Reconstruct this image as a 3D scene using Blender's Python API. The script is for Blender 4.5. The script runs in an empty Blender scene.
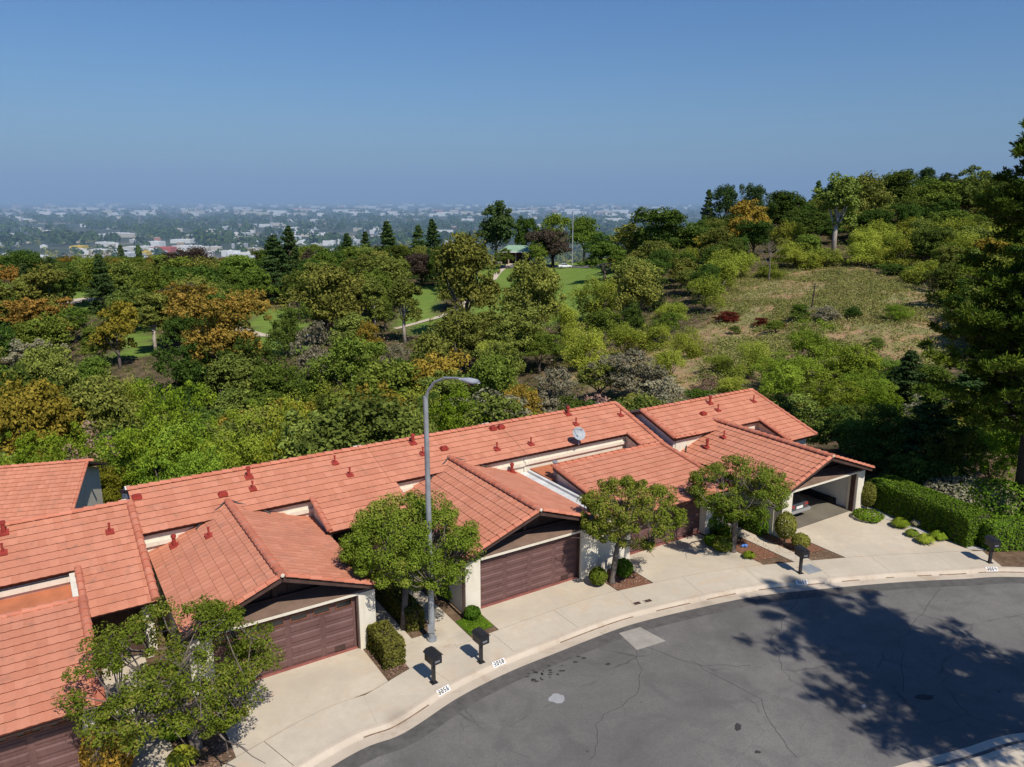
import bpy, math, random
import numpy as np
from mathutils import Vector, Matrix
random.seed(7); rs = np.random.RandomState(11)
R = math.radians
scn = bpy.context.scene
COL = scn.collection
FPX, HOR, CAMZ = 775.0, 198.0, 16.4
PITCH = math.atan((383.5 - HOR) / FPX); CP, SP = math.cos(PITCH), math.sin(PITCH)
TH = R(32.4); CT, ST = math.cos(TH), math.sin(TH)

# ------------------------------------------------------------------ survey helpers
def ray(x, y):
    a, b = x - 512, 383.5 - y
    return (a, FPX * CP + b * SP, -FPX * SP + b * CP)
def P(x, y, z=0.0):
    r = ray(x, y); t = (z - CAMZ) / r[2]
    return (r[0] * t, r[1] * t, z)
def PY(x, y, Y):
    r = ray(x, y); t = Y / r[1]
    return (r[0] * t, Y, CAMZ + r[2] * t)
def proj(w):
    X, Y, Z = w[0], w[1], w[2] - CAMZ
    d = Y * CP - Z * SP
    if d < .1: return (-9999, -9999)
    return 512 + X * FPX / d, 383.5 - (Y * SP + Z * CP) * FPX / d
def W(p): return (p[0] * CT - p[1] * ST, p[0] * ST + p[1] * CT, p[2])
def ST_(p): return (p[0] * CT + p[1] * ST, -p[0] * ST + p[1] * CT)
def ident(p): return p

# ------------------------------------------------------------------ node helpers
def new_mat(name):
    m = bpy.data.materials.new(name); m.use_nodes = True
    nt = m.node_tree; nt.nodes.clear()
    o = nt.nodes.new('ShaderNodeOutputMaterial')
    return m, nt, o
def nd(nt, t, **k):
    n = nt.nodes.new(t)
    for a, b in k.items():
        if a[0] == '_': n.inputs[a[1:].replace('_', ' ')].default_value = b
        else: setattr(n, a, b)
    return n
def mixc(nt, fac, a, b, mode='MIX'):
    n = nt.nodes.new('ShaderNodeMix'); n.data_type = 'RGBA'; n.blend_type = mode
    for s, v in ((0, fac), (6, a), (7, b)):
        if hasattr(v, 'is_output'): nt.links.new(v, n.inputs[s])
        elif s == 0: n.inputs[0].default_value = v
        else: n.inputs[s].default_value = (*v[:3], 1)
    return n.outputs[2]
def mth(nt, op, a, b=0.0, clamp=False):
    n = nt.nodes.new('ShaderNodeMath'); n.operation = op; n.use_clamp = clamp
    for i, v in enumerate((a, b)):
        if hasattr(v, 'is_output'): nt.links.new(v, n.inputs[i])
        else: n.inputs[i].default_value = v
    return n.outputs[0]
def noise(nt, scale, detail=4, rough=.55, coord=None, dim='3D', dist=0):
    n = nt.nodes.new('ShaderNodeTexNoise'); n.inputs['Scale'].default_value = scale
    n.inputs['Detail'].default_value = detail; n.inputs['Roughness'].default_value = rough
    n.inputs['Distortion'].default_value = dist
    if coord is not None: nt.links.new(coord, n.inputs['Vector'])
    return n.outputs[0]
def ramp(nt, fac, stops):
    n = nt.nodes.new('ShaderNodeValToRGB'); e = n.color_ramp.elements
    while len(e) < len(stops): e.new(.5)
    for el, (p, c) in zip(e, stops):
        el.position = p; el.color = (*c, 1) if len(c) == 3 else c
    nt.links.new(fac, n.inputs[0]); return n.outputs[0]
def remap(nt, v, a, b, c=0., d=1.):
    n = nt.nodes.new('ShaderNodeMapRange'); nt.links.new(v, n.inputs[0])
    for i, x in enumerate((a, b, c, d)): n.inputs[i + 1].default_value = x
    return n.outputs[0]
def wpos(nt): return nt.nodes.new('ShaderNodeNewGeometry').outputs['Position']
def principled(nt, o, col, rough=.8, metal=0., bump=None, bstr=.3, bdist=.02, spec=.3):
    b = nt.nodes.new('ShaderNodeBsdfPrincipled')
    b.inputs['Roughness'].default_value = rough; b.inputs['Metallic'].default_value = metal
    b.inputs['Specular IOR Level'].default_value = spec
    if hasattr(col, 'is_output'): nt.links.new(col, b.inputs['Base Color'])
    else: b.inputs['Base Color'].default_value = (*col, 1)
    if bump is not None:
        k = nt.nodes.new('ShaderNodeBump'); k.inputs['Strength'].default_value = bstr; k.inputs['Distance'].default_value = bdist
        nt.links.new(bump, k.inputs['Height']); nt.links.new(k.outputs[0], b.inputs['Normal'])
    nt.links.new(b.outputs[0], o.inputs[0]); return b
def plain(name, col, rough=.7, var=.15, scale=3., metal=0., spec=.3, bstr=.2, bscale=40.):
    m, nt, o = new_mat(name); p = wpos(nt)
    n = noise(nt, scale, 5, .6, p)
    c = mixc(nt, remap(nt, n, .3, .7), tuple(x * (1 - var) for x in col), tuple(min(1, x * (1 + var)) for x in col))
    principled(nt, o, c, rough, metal, noise(nt, bscale, 3, .6, p), bstr, .01, spec); return m

M = {}
def tile_material(name, c0, c1):
    m, nt, o = new_mat(name); p = wpos(nt)
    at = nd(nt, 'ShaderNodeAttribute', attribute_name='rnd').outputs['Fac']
    c = mixc(nt, remap(nt, at, 0, 1, .0, 1), c0, c1)
    n = noise(nt, .55, 6, .65, p)
    c = mixc(nt, remap(nt, n, .45, .75, 0, .45), c, (c0[0] * .72, c0[1] * .75, c0[2] * .8))
    n2 = noise(nt, 9, 4, .7, p)
    c = mixc(nt, remap(nt, n2, .35, .75, 0, .28), c, (c1[0] * 1.12, c1[1] * 1.35, c1[2] * 1.4))
    n3 = noise(nt, 2.3, 5, .7, p)
    c = mixc(nt, remap(nt, n3, .56, .72, 0, .5), c, (.24, .15, .11))
    c = mixc(nt, remap(nt, at, -.5, -.1, 1, 0), c, (.13, .035, .022))  # negative rnd: course lips get overlap shadow and grime painted dark
    principled(nt, o, c, .85, 0, n2, .25, .01, .2); return m
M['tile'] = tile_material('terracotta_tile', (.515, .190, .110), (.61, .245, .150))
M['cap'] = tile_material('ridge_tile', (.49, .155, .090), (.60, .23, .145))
M['stucco'] = plain('cream_stucco', (.74, .68, .56), .95, .07, 1.2, bstr=.35, bscale=60)
m_, nt_, o_ = new_mat('weathered_cream_stucco'); p_ = wpos(nt_)
mp_ = nt_.nodes.new('ShaderNodeMapping'); mp_.inputs['Scale'].default_value = (5, 5, .45); nt_.links.new(p_, mp_.inputs[0])
c_ = mixc(nt_, remap(nt_, noise(nt_, 1.2, 5, .6, p_), .3, .7), (.70, .64, .52), (.78, .72, .60)); c_ = mixc(nt_, remap(nt_, noise(nt_, 1.1, 5, .65, mp_.outputs[0]), .52, .75, 0, .5), c_, (.46, .40, .31))
principled(nt_, o_, c_, .95, 0, noise(nt_, 55, 3, .6, p_), .5, .012, .2); M['stucco'] = m_
M['stucco_in'] = plain('garage_plaster', (.66, .64, .58), .9, .06, 1.)
M['brown'] = plain('dark_brown_wood', (.075, .042, .034), .75, .3, 2.5)
M['brownlt'] = plain('weathered_brown_ledge', (.20, .13, .095), .8, .25, 1.5)
M['rubber'] = plain('black_rubber', (.02, .02, .021), .8, .1)
M['black'] = plain('black_powder_coat', (.022, .022, .025), .45, .15, 5, spec=.5)
M['galv'] = plain('galvanised_steel', (.36, .38, .40), .5, .22, 1.8, metal=.35)
M['redpipe'] = plain('red_painted_vent', (.33, .045, .032), .6, .2, 3)
M['flatterra'] = plain('terracotta_roofing', (.50, .17, .08), .9, .15, 1.6)
M['white'] = plain('white_paint', (.78, .77, .74), .6, .05, 2)
M['roofwhite'] = plain('white_roof_coating', (.62, .62, .60), .8, .18, 1.1)
M['lead'] = plain('dark_flashing', (.06, .055, .055), .6, .3, 4)
M['digit'] = plain('black_digit_paint', (.03, .03, .04), .7, .1)
M['glass'] = plain('dark_glass', (.015, .018, .022), .12, .1, 1, spec=.8)
M['silver'] = plain('silver_car_paint', (.45, .46, .47), .3, .04, 1, metal=.5, spec=.6)
M['whitecar'] = plain('white_car_paint', (.75, .75, .75), .3, .03, 1, spec=.6)
M['darkcar'] = plain('dark_grey_car_paint', (.07, .075, .08), .3, .04, 1, metal=.3, spec=.6)
M['red'] = plain('red_lens', (.35, .02, .02), .25, .1, 1, spec=.6)
M['dish'] = plain('grey_dish', (.36, .38, .40), .5, .06, 2)
M['greenroof'] = plain('pale_green_metal_roof', (.24, .36, .24), .6, .12, .6)
M['tan'] = plain('tan_masonry', (.35, .28, .20), .9, .15, .5)
M['rust'] = plain('rusty_red_sill', (.30, .10, .08), .9, .3, 3)
M['orangewood'] = plain('orange_brown_window_trim', (.20, .075, .04), .7, .25, 4)
M['mulch'] = plain('red_bark_mulch', (.20, .095, .055), .95, .5, 9, bstr=.8, bscale=30)
M['bluebag'] = plain('blue_plastic', (.10, .22, .55), .5, .2, 6)
def m_door():
    m, nt, o = new_mat('mauve_brown_garage_paint'); p = wpos(nt)
    n = noise(nt, 1.1, 6, .6, p)
    c = mixc(nt, remap(nt, n, .3, .75), (.120, .060, .054), (.175, .094, .084))
    s = nt.nodes.new('ShaderNodeMapping'); s.inputs['Scale'].default_value = (7, 7, .5); nt.links.new(p, s.inputs[0])
    n2 = noise(nt, 2, 4, .6, s.outputs[0])
    c = mixc(nt, remap(nt, n2, .45, .75, 0, .25), c, (.23, .135, .12))
    principled(nt, o, c, .6, 0, None, spec=.3); return m
M['door'] = m_door()
def m_concrete(name, base, dark, stain):
    m, nt, o = new_mat(name); p = wpos(nt)
    n = noise(nt, .35, 7, .62, p, dist=.6); n2 = noise(nt, 3.2, 7, .7, p); n3 = noise(nt, .9, 5, .6, p, dist=1.2); n4 = noise(nt, 60, 2, .5, p)
    c = mixc(nt, remap(nt, n, .35, .68), dark, base)
    c = mixc(nt, remap(nt, n2, .42, .70, 0, .6), c, tuple(x * .74 for x in base))
    c = mixc(nt, remap(nt, n3, .54, .72, 0, .7), c, stain)
    c = mixc(nt, remap(nt, n4, .3, .7, 0, .25), c, tuple(min(1, x * 1.18) for x in base))
    vo = nt.nodes.new('ShaderNodeTexVoronoi'); vo.inputs['Scale'].default_value = 1.7; nt.links.new(p, vo.inputs['Vector'])
    c = mixc(nt, remap(nt, vo.outputs['Distance'], .0, .035, .55, 0), c, (.10, .08, .06))
    vo2 = nt.nodes.new('ShaderNodeTexVoronoi'); vo2.inputs['Scale'].default_value = .42; nt.links.new(p, vo2.inputs['Vector'])
    c = mixc(nt, remap(nt, mth(nt, 'ADD', vo2.outputs['Distance'], mth(nt, 'MULTIPLY', n2, .25)), .16, .36, .42, 0), c, tuple(x * .55 for x in dark))
    principled(nt, o, c, .9, 0, n4, .25, .01, .2); return m
M['conc'] = m_concrete('driveway_concrete', (.61, .525, .405), (.46, .40, .315), (.55, .41, .27))
M['conc2'] = m_concrete('sidewalk_concrete', (.61, .53, .415), (.47, .41, .325), (.54, .41, .28))
M['curb'] = m_concrete('curb_concrete', (.60, .51, .40), (.48, .40, .31), (.36, .25, .16))
def m_asphalt():
    m, nt, o = new_mat('worn_asphalt'); p = wpos(nt)
    n = noise(nt, .16, 6, .6, p, dist=.8); n2 = noise(nt, 1.4, 8, .72, p); n3 = noise(nt, 45, 3, .7, p)
    c = mixc(nt, remap(nt, n, .36, .64), (.118, .111, .104), (.205, .191, .176))
    c = mixc(nt, remap(nt, n2, .4, .75, 0, .45), c, (.095, .091, .089))
    c = mixc(nt, remap(nt, n3, .35, .7, 0, .4), c, (.24, .22, .20))
    # cracks: distorted cell borders, broken up by noise
    dn = nt.nodes.new('ShaderNodeTexNoise'); dn.inputs['Scale'].default_value = .9; dn.inputs['Detail'].default_value = 6; nt.links.new(p, dn.inputs['Vector'])
    add = nt.nodes.new('ShaderNodeMix'); add.data_type = 'VECTOR'; add.inputs[0].default_value = .35
    nt.links.new(p, add.inputs[4]); nt.links.new(dn.outputs['Color'], add.inputs[5])
    for sc, w, k in ((.22, .007, .55), (.6, .006, .30)):
        vo = nt.nodes.new('ShaderNodeTexVoronoi'); vo.feature = 'DISTANCE_TO_EDGE'; vo.inputs['Scale'].default_value = sc
        nt.links.new(add.outputs[1], vo.inputs['Vector'])
        line = remap(nt, vo.outputs['Distance'], 0, w, 1, 0)
        mask = remap(nt, noise(nt, .33 + sc, 3, .6, p), .44, .56, 0, k)
        c = mixc(nt, mth(nt, 'MULTIPLY', line, mask), c, (.040, .037, .036))
    sp = nt.nodes.new('ShaderNodeTexVoronoi'); sp.inputs['Scale'].default_value = .8; nt.links.new(p, sp.inputs['Vector'])
    c = mixc(nt, remap(nt, sp.outputs['Distance'], .03, .07, .7, 0), c, (.045, .042, .042))
    n5 = noise(nt, 14, 5, .75, p); c = mixc(nt, remap(nt, n5, .40, .68, 0, .38), c, (.07, .067, .065)); n6 = noise(nt, .55, 3, .5, p, dist=1.5); c = mixc(nt, remap(nt, n6, .50, .66, 0, .30), c, (.085, .08, .077))
    principled(nt, o, c, .92, 0, n3, .6, .01, .25); return m
M['asphalt'] = m_asphalt()
M['patch'] = plain('pale_asphalt_patch', (.33, .30, .26), .9, .14, 2.5)
M['oil'] = plain('dark_tar_stain', (.045, .043, .042), .8, .2, 3)
M['crackc'] = plain('crack_grime', (.072, .068, .065), .9, .2, 3)
M['pale'] = plain('pale_scuff', (.33, .33, .33), .9, .1, 3)
def m_soil(name, a, b, c2):
    m, nt, o = new_mat(name); p = wpos(nt)
    n = noise(nt, 2.2, 7, .7, p); n2 = noise(nt, 18, 4, .7, p)
    c = ramp(nt, n, [(.3, a), (.5, b), (.7, c2)])
    c = mixc(nt, remap(nt, n2, .45, .7, 0, .5), c, tuple(x * .5 for x in a))
    principled(nt, o, c, 1, 0, n2, .8, .03, .1); return m
M['soil'] = m_soil('bed_soil', (.10, .065, .04), (.17, .11, .07), (.27, .19, .12))
M['pebble'] = m_soil('white_pebbles', (.30, .28, .25), (.50, .47, .42), (.65, .62, .56))
M['lawn'] = m_soil('clipped_lawn', (.05, .10, .015), (.08, .15, .02), (.12, .19, .03))

def leaf_mat(name, dark, light, tip=None, hue=.03, trans=.17):
    m, nt, o = new_mat(name)
    at = nd(nt, 'ShaderNodeAttribute', attribute_name='rnd').outputs['Fac']
    oi = nt.nodes.new('ShaderNodeObjectInfo').outputs['Random']
    p = wpos(nt); n = noise(nt, .28, 3, .6, p)
    f = mth(nt, 'ADD', mth(nt, 'MULTIPLY', at, .55), mth(nt, 'MULTIPLY', remap(nt, n, .3, .7), .45))
    c = ramp(nt, f, [(.1, dark), (.62, light), (1., tip or light)])
    h = nt.nodes.new('ShaderNodeHueSaturation'); nt.links.new(c, h.inputs['Color'])
    nt.links.new(remap(nt, oi, 0, 1, .5 - hue, .5 + hue * .7), h.inputs['Hue'])
    nt.links.new(remap(nt, mth(nt, 'FRACT', mth(nt, 'MULTIPLY', oi, 7.31)), 0, 1, .72, 1.22), h.inputs['Value'])
    d = nd(nt, 'ShaderNodeBsdfDiffuse'); t = nd(nt, 'ShaderNodeBsdfTranslucent'); mx = nd(nt, 'ShaderNodeMixShader'); mx.inputs[0].default_value = trans
    nt.links.new(h.outputs[0], d.inputs[0]); nt.links.new(h.outputs[0], t.inputs[0])
    nt.links.new(d.outputs[0], mx.inputs[1]); nt.links.new(t.outputs[0], mx.inputs[2]); nt.links.new(mx.outputs[0], o.inputs[0]); return m
LM = {
 'lime': leaf_mat('lime_leaves', (0.098, 0.157, 0.017), (0.251, 0.340, 0.035), (0.423, 0.490, 0.071), hue=.02),
 'bright': leaf_mat('bright_green_leaves', (0.070, 0.134, 0.011), (0.180, 0.275, 0.022), (0.296, 0.402, 0.043), hue=.02),
 'yellow': leaf_mat('yellow_green_leaves', (0.110, 0.150, 0.015), (0.259, 0.298, 0.031), (0.378, 0.396, 0.062)),
 'oak': leaf_mat('dark_oak_leaves', (0.036, 0.065, 0.015), (0.093, 0.148, 0.026), (0.160, 0.226, 0.041)),
 'green': leaf_mat('mid_green_leaves', (0.060, 0.101, 0.015), (0.156, 0.217, 0.033), (0.250, 0.312, 0.054), hue=.02),
 'olive': leaf_mat('olive_leaves', (0.083, 0.106, 0.023), (0.211, 0.246, 0.048), (0.347, 0.366, 0.077)),
 'euc': leaf_mat('rusty_eucalyptus_leaves', (0.113, 0.091, 0.021), (0.293, 0.189, 0.036), (0.440, 0.243, 0.061), hue=.025),
 'gold': leaf_mat('golden_leaves', (0.145, 0.123, 0.019), (0.334, 0.257, 0.037), (0.468, 0.347, 0.062), hue=.02),
 'conifer': leaf_mat('dark_conifer_needles', (0.024, 0.051, 0.017), (0.066, 0.108, 0.033), (0.119, 0.166, 0.043), hue=.02, trans=.1),
 'pine': leaf_mat('pine_needles', (0.038, 0.069, 0.011), (0.114, 0.164, 0.020), (0.268, 0.294, 0.033), hue=.02, trans=.12),
 'pepper': leaf_mat('pepper_tree_leaves', (0.135, 0.179, 0.023), (0.334, 0.382, 0.050), (0.543, 0.560, 0.089), hue=.015),
 'grey': leaf_mat('grey_sage_leaves', (0.138, 0.136, 0.081), (0.328, 0.304, 0.187), (0.502, 0.449, 0.280), hue=.02),
 'dry': leaf_mat('dry_pinkish_twigs', (0.166, 0.103, 0.076), (0.373, 0.235, 0.172), (0.497, 0.345, 0.262), hue=.02),
 'redshrub': leaf_mat('dark_red_leaves', (0.058, 0.011, 0.009), (0.128, 0.024, 0.017), (0.174, 0.042, 0.028), hue=.01),
 'purple': leaf_mat('dark_plum_leaves', (0.039, 0.033, 0.027), (0.094, 0.069, 0.050), (0.143, 0.107, 0.068), hue=.02),
 'street': leaf_mat('glossy_street_tree_leaves', (0.070, 0.107, 0.012), (0.185, 0.251, 0.028), (0.420, 0.326, 0.090), hue=.012),
 'brown': leaf_mat('dead_brown_brush', (.11, .065, .035), (.26, .165, .09), (.36, .25, .15), hue=.02),
 'hedge': leaf_mat('hedge_leaves', (0.046, 0.093, 0.010), (0.105, 0.200, 0.019), (0.195, 0.299, 0.031), hue=.01),
 'hedgeolive': leaf_mat('olive_hedge_leaves', (0.083, 0.090, 0.021), (0.207, 0.207, 0.041), (0.331, 0.304, 0.069), hue=.01),
 'cactus': leaf_mat('pale_cactus_pads', (0.166, 0.193, 0.055), (0.345, 0.373, 0.117), (0.497, 0.483, 0.193), hue=.02),
 'orange': leaf_mat('bronze_leaves', (0.138, 0.097, 0.017), (0.331, 0.207, 0.034), (0.483, 0.304, 0.055), hue=.02),
}
BARK = {'pale': plain('pale_bark', (.42, .36, .30), .9, .25, 2), 'grey': plain('grey_bark', (.16, .13, .11), .95, .3, 4), 'dark': plain('dark_bark', (.055, .042, .035), .95, .3, 3)}

# ------------------------------------------------------------------ object helpers
ROOT = {}
def tag(o, label=None, cat=None, group=None, kind=None):
    if label: o['label'] = label
    if cat: o['category'] = cat
    if group: o['group'] = group
    if kind: o['kind'] = kind
    return o
def thing(name, label, cat, loc=(0, 0, 0), rot=0., group=None):
    o = bpy.data.objects.new(name, None); COL.objects.link(o)
    o.location = loc; o.rotation_euler = (0, 0, rot); o.empty_display_size = .3
    ROOT[o.name] = (Vector(loc), rot)
    return tag(o, label, cat, group)
class MB:
    def __init__(s, fr=ident): s.v = []; s.f = []; s.a = []; s.fr = fr
    def quad(s, *ps, a=.5):
        n = len(s.v); s.v += [s.fr(p) for p in ps]; s.f.append(tuple(range(n, n + len(ps)))); s.a.append(a)
    def prism(s, poly, h):           # poly: list of 3D points, h: extrusion vector
        n = len(poly); b = len(s.v)
        s.v += [s.fr(p) for p in poly] + [s.fr((p[0] + h[0], p[1] + h[1], p[2] + h[2])) for p in poly]
        s.f += [tuple(range(b, b + n))[::-1], tuple(range(b + n, b + 2 * n))] + [(b + i, b + (i + 1) % n, b + n + (i + 1) % n, b + n + i) for i in range(n)]
        s.a += [.5] * (n + 2)
    def box(s, x0, x1, y0, y1, z0, z1):
        s.prism([(x0, y0, z0), (x1, y0, z0), (x1, y1, z0), (x0, y1, z0)], (0, 0, z1 - z0))
    def tube(s, pts, rad, n=8, cap=True, arc=None):
        pts = [Vector(s.fr(p)) for p in pts]; b = len(s.v)
        prev = None
        for i, p in enumerate(pts):
            d = (pts[min(i + 1, len(pts) - 1)] - pts[max(i - 1, 0)]).normalized()
            u = d.orthogonal().normalized() if prev is None else (prev - d * prev.dot(d)).normalized()
            prev = u; w = d.cross(u); r = rad[i] if hasattr(rad, '__len__') else rad
            for k in range(n):
                a = 2 * math.pi * k / n; s.v.append(tuple(p + (u * math.cos(a) + w * math.sin(a)) * r))
        for i in range(len(pts) - 1):
            for k in range(n):
                s.f.append((b + i * n + k, b + i * n + (k + 1) % n, b + (i + 1) * n + (k + 1) % n, b + (i + 1) * n + k)); s.a.append(.5)
        if cap:
            s.f.append(tuple(range(b, b + n))[::-1]); s.f.append(tuple(range(b + (len(pts) - 1) * n, b + len(pts) * n))); s.a += [.5, .5]
    def build(s, name, mat, parent=None, label=None, kind=None, smooth=False, loc=None):
        me = bpy.data.meshes.new(name); root = None
        if parent is not None: root = ROOT[parent.name]
        elif loc is not None: root = (Vector(loc), 0)
        vs = s.v
        if root:
            l, r = root; c, q = math.cos(-r), math.sin(-r)
            vs = [((x - l.x) * c - (y - l.y) * q, (x - l.x) * q + (y - l.y) * c, z - l.z) for x, y, z in s.v]
        me.from_pydata(vs, [], s.f)
        at = me.attributes.new('rnd', 'FLOAT', 'FACE'); at.data.foreach_set('value', s.a)
        if smooth: me.shade_smooth()
        o = bpy.data.objects.new(name, me); me.materials.append(mat); COL.objects.link(o)
        if parent is not None: o.parent = parent; ROOT[o.name] = root
        else:
            if loc is not None: o.location = loc
            ROOT[o.name] = root or (Vector((0, 0, 0)), 0)
        if label: o['label'] = label
        if kind: o['kind'] = kind
        return o

# ------------------------------------------------------------------ world, sun, camera
w = bpy.data.worlds.new("World"); scn.world = w; w.use_nodes = True
nt = w.node_tree; bg = nt.nodes['Background']
sky = nt.nodes.new('ShaderNodeTexSky'); sky.sky_type = 'NISHITA'; sky.sun_disc = False
SUN_EL, SUN_AZ = R(51), math.atan2(.53, -.85)
sky.sun_elevation = SUN_EL; sky.sun_rotation = SUN_AZ
sky.air_density = 1.25; sky.dust_density = .6; sky.ozone_density = 3.2; sky.altitude = 100
hs = nt.nodes.new('ShaderNodeHueSaturation'); hs.inputs['Saturation'].default_value = 1.15
nt.links.new(sky.outputs[0], hs.inputs['Color']); nt.links.new(mixc(nt, 1., hs.outputs[0], (.70, .99, 1.42), 'MULTIPLY'), bg.inputs[0]); bg.inputs[1].default_value = .064
sd = bpy.data.lights.new('sun', 'SUN'); sd.energy = 4.6; sd.angle = R(.55); sd.color = (1, .94, .84)
so = bpy.data.objects.new('sun', sd); COL.objects.link(so)
sv = Vector((.53, -.85, 0)).normalized() * math.cos(SUN_EL) + Vector((0, 0, math.sin(SUN_EL)))
so.rotation_euler = sv.to_track_quat('Z', 'Y').to_euler(); so.location = (0, 0, 60)
cd = bpy.data.cameras.new('camera'); cd.sensor_width = 36; cd.lens = FPX * 36 / 1024; cd.clip_end = 90000; cd.clip_start = .5
co = bpy.data.objects.new('camera', cd); COL.objects.link(co); co.location = (0, 0, CAMZ)
co.rotation_euler = (R(90) - PITCH, 0, 0); scn.camera = co
scn.view_settings.view_transform = 'Standard'; scn.view_settings.look = 'None'; scn.view_settings.exposure = 0; scn.view_settings.gamma = 1
scn.cycles.max_bounces = 6; scn.cycles.diffuse_bounces = 3; scn.cycles.transmission_bounces = 3; scn.cycles.volume_bounces = 0; scn.cycles.transparent_max_bounces = 8
scn.cycles.sample_clamp_indirect = 6

# ------------------------------------------------------------------ terrain
VZ = -105.0
ctrl = []
def cpx(x, y, Y): ctrl.append(PY(x, y, Y))
for a in [(600,360,118),(650,340,128),(700,372,92),(720,300,158),(700,345,122),(820,330,118),(950,330,108),(850,272,178),(950,290,145),(900,228,240),(750,238,245),
          (1000,208,262),(1010,300,150),(570,280,230),(500,290,205),(430,305,188),(258,338,158),(130,332,168),(70,300,200),(558,266,272),(520,262,275),(600,262,270),
          (640,262,235),(150,372,128),(40,340,150),(820,225,260),(690,250,240),(560,340,150),(480,345,138),(350,330,170),(900,405,76)]: cpx(*a)
ctrl += [W(p) for p in [(10,46,-4.5),(20,46,-4.5),(30,46,-4),(10,60,-9),(22,62,-10),(34,58,-7),(5,80,-15),(-6,50,-4.6),(3,53,-5),(-14,48,-4),(-20,70,-10),(42,46,-5),(50,40,-3),(48,60,-8),
                         (-10,90,-18),(20,90,-19),(-30,110,-17),(60,40,-2)]]
ctrl += [(-150,330,-16),(0,330,-14),(-150,260,-10),(150,330,14),(260,300,22),(260,180,10),(220,80,2),(-220,180,-12),(-220,80,-10),(60,340,-6),(330,200,16)]
CX = np.array(ctrl)
def _phi(r): return r
_n = len(CX); _D = np.hypot(CX[:, None, 0] - CX[None, :, 0], CX[:, None, 1] - CX[None, :, 1])
_A = np.zeros((_n + 3, _n + 3)); _A[:_n, :_n] = np.sqrt(_D ** 2 + 64) - np.eye(_n) * 2.0; _A[:_n, _n] = 1; _A[:_n, _n + 1:] = CX[:, :2]; _A[_n, :_n] = 1; _A[_n + 1:, :_n] = CX[:, :2].T
_w = np.linalg.solve(_A, np.concatenate([CX[:, 2], [0, 0, 0]]))
def sstep(a, b, x):
    t = np.clip((x - a) / (b - a), 0, 1); return t * t * (3 - 2 * t)
def terrain(x, y):
    x = np.atleast_1d(np.asarray(x, float)); y = np.atleast_1d(np.asarray(y, float))
    xc = np.clip(x, -260, 340); yc = np.clip(y, -80, 340)
    d = np.sqrt((xc[:, None] - CX[None, :, 0]) ** 2 + (yc[:, None] - CX[None, :, 1]) ** 2 + 64)
    z = d @ _w[:_n] + _w[_n] + _w[_n + 1] * xc + _w[_n + 2] * yc
    z = np.clip(z, -24, 40)
    z += .35 * np.sin(x * .11 + 1.3) * np.cos(y * .09) + .2 * np.sin(x * .31) * np.sin(y * .27 + .5)
    k = sstep(330, 720, y) ; k = np.maximum(k, sstep(300, 800, np.abs(x))* sstep(60, 300, y))
    z = z * (1 - k) + VZ * k
    s = x * CT + y * ST; t = -x * ST + y * CT
    lim = np.where(s > 40, 26 + 8 * np.exp(-(s - 40) * .2), 35.0)
    lim = np.where(s < -6, 34, lim)
    pw = 1 - sstep(lim, lim + 9, t)
    z = z * (1 - pw) + (-.30) * pw
    return z
def TZ(x, y): return float(terrain(x, y)[0])
def hit(px, py, Y0=40, Y1=700):
    r = ray(px, py); Ys = np.arange(Y0, Y1, 1.0)
    X = r[0] / r[1] * Ys; Z = CAMZ + r[2] / r[1] * Ys; T = terrain(X, Ys)
    i = np.argmax(Z < T)
    if not (Z < T).any(): i = -1
    return float(X[i]), float(Ys[i]), float(T[i])
def axis(lo, hi, step, far_lo, far_hi):
    c = list(np.arange(lo, hi + .1, step)); d = step
    while c[-1] < far_hi: d *= 1.22; c.append(c[-1] + d)
    d = step
    while c[0] > far_lo: d *= 1.22; c.insert(0, c[0] - d)
    return np.array(c)
ax = axis(-260, 340, 4, -45000, 45000); ay = axis(-40, 470, 4, -3000, 70000)
GX, GY = np.meshgrid(ax, ay); gx, gy = GX.ravel(), GY.ravel(); gz = terrain(gx, gy)
me = bpy.data.meshes.new('ground'); nx, ny = len(ax), len(ay)
idx = np.arange(nx * ny).reshape(ny, nx)
fc = np.stack([idx[:-1, :-1], idx[:-1, 1:], idx[1:, 1:], idx[1:, :-1]], -1).reshape(-1, 4)
me.from_pydata(np.stack([gx, gy, gz], 1).tolist(), [], fc.tolist()); me.shade_smooth()
def inpoly(x, y, poly):
    r = False; n = len(poly)
    for i in range(n):
        x1, y1 = poly[i]; x2, y2 = poly[(i + 1) % n]
        if (y1 > y) != (y2 > y) and x < (x2 - x1) * (y - y1) / (y2 - y1) + x1: r = not r
    return r
DRY_W = [hit(*p)[:2] for p in [(548,380),(575,354),(640,344),(682,346),(722,302),(738,276),(850,266),(905,284),(960,316),(970,352),(935,378),(860,352),(800,348),(745,388),(690,396),(600,390)]]
s_, t_ = gx * CT + gy * ST, -gx * ST + gy * CT
FAIR = [[(540,256),(618,256),(604,300),(580,325),(540,328)],[(472,262),(520,262),(516,320),(470,330)],[(400,286),(446,286),(440,332),(400,334)],[(245,308),(305,308),(310,354),(248,354)],[(110,308),(154,308),(158,356),(112,356)],[(44,290),(98,290),(94,316),(46,316)],[(180,270),(235,270),(235,285),(180,285)]]
def fair(x, y):
    if not 100 < y < 330: return 0.
    u, v = proj((x, y, TZ(x, y))); return 1. if any(inpoly(u, v, q) for q in FAIR) else 0.
grass = np.array([fair(x, y) for x, y in zip(gx, gy)])
dry = np.array([1. if inpoly(x, y, DRY_W) else 0. for x, y in zip(gx, gy)])
ca = me.color_attributes.new('zone', 'FLOAT_COLOR', 'POINT')
far = sstep(450, 800, gy)
ca.data.foreach_set('color', np.stack([grass * (1 - far), dry, far, np.ones_like(far)], 1).ravel())
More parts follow.
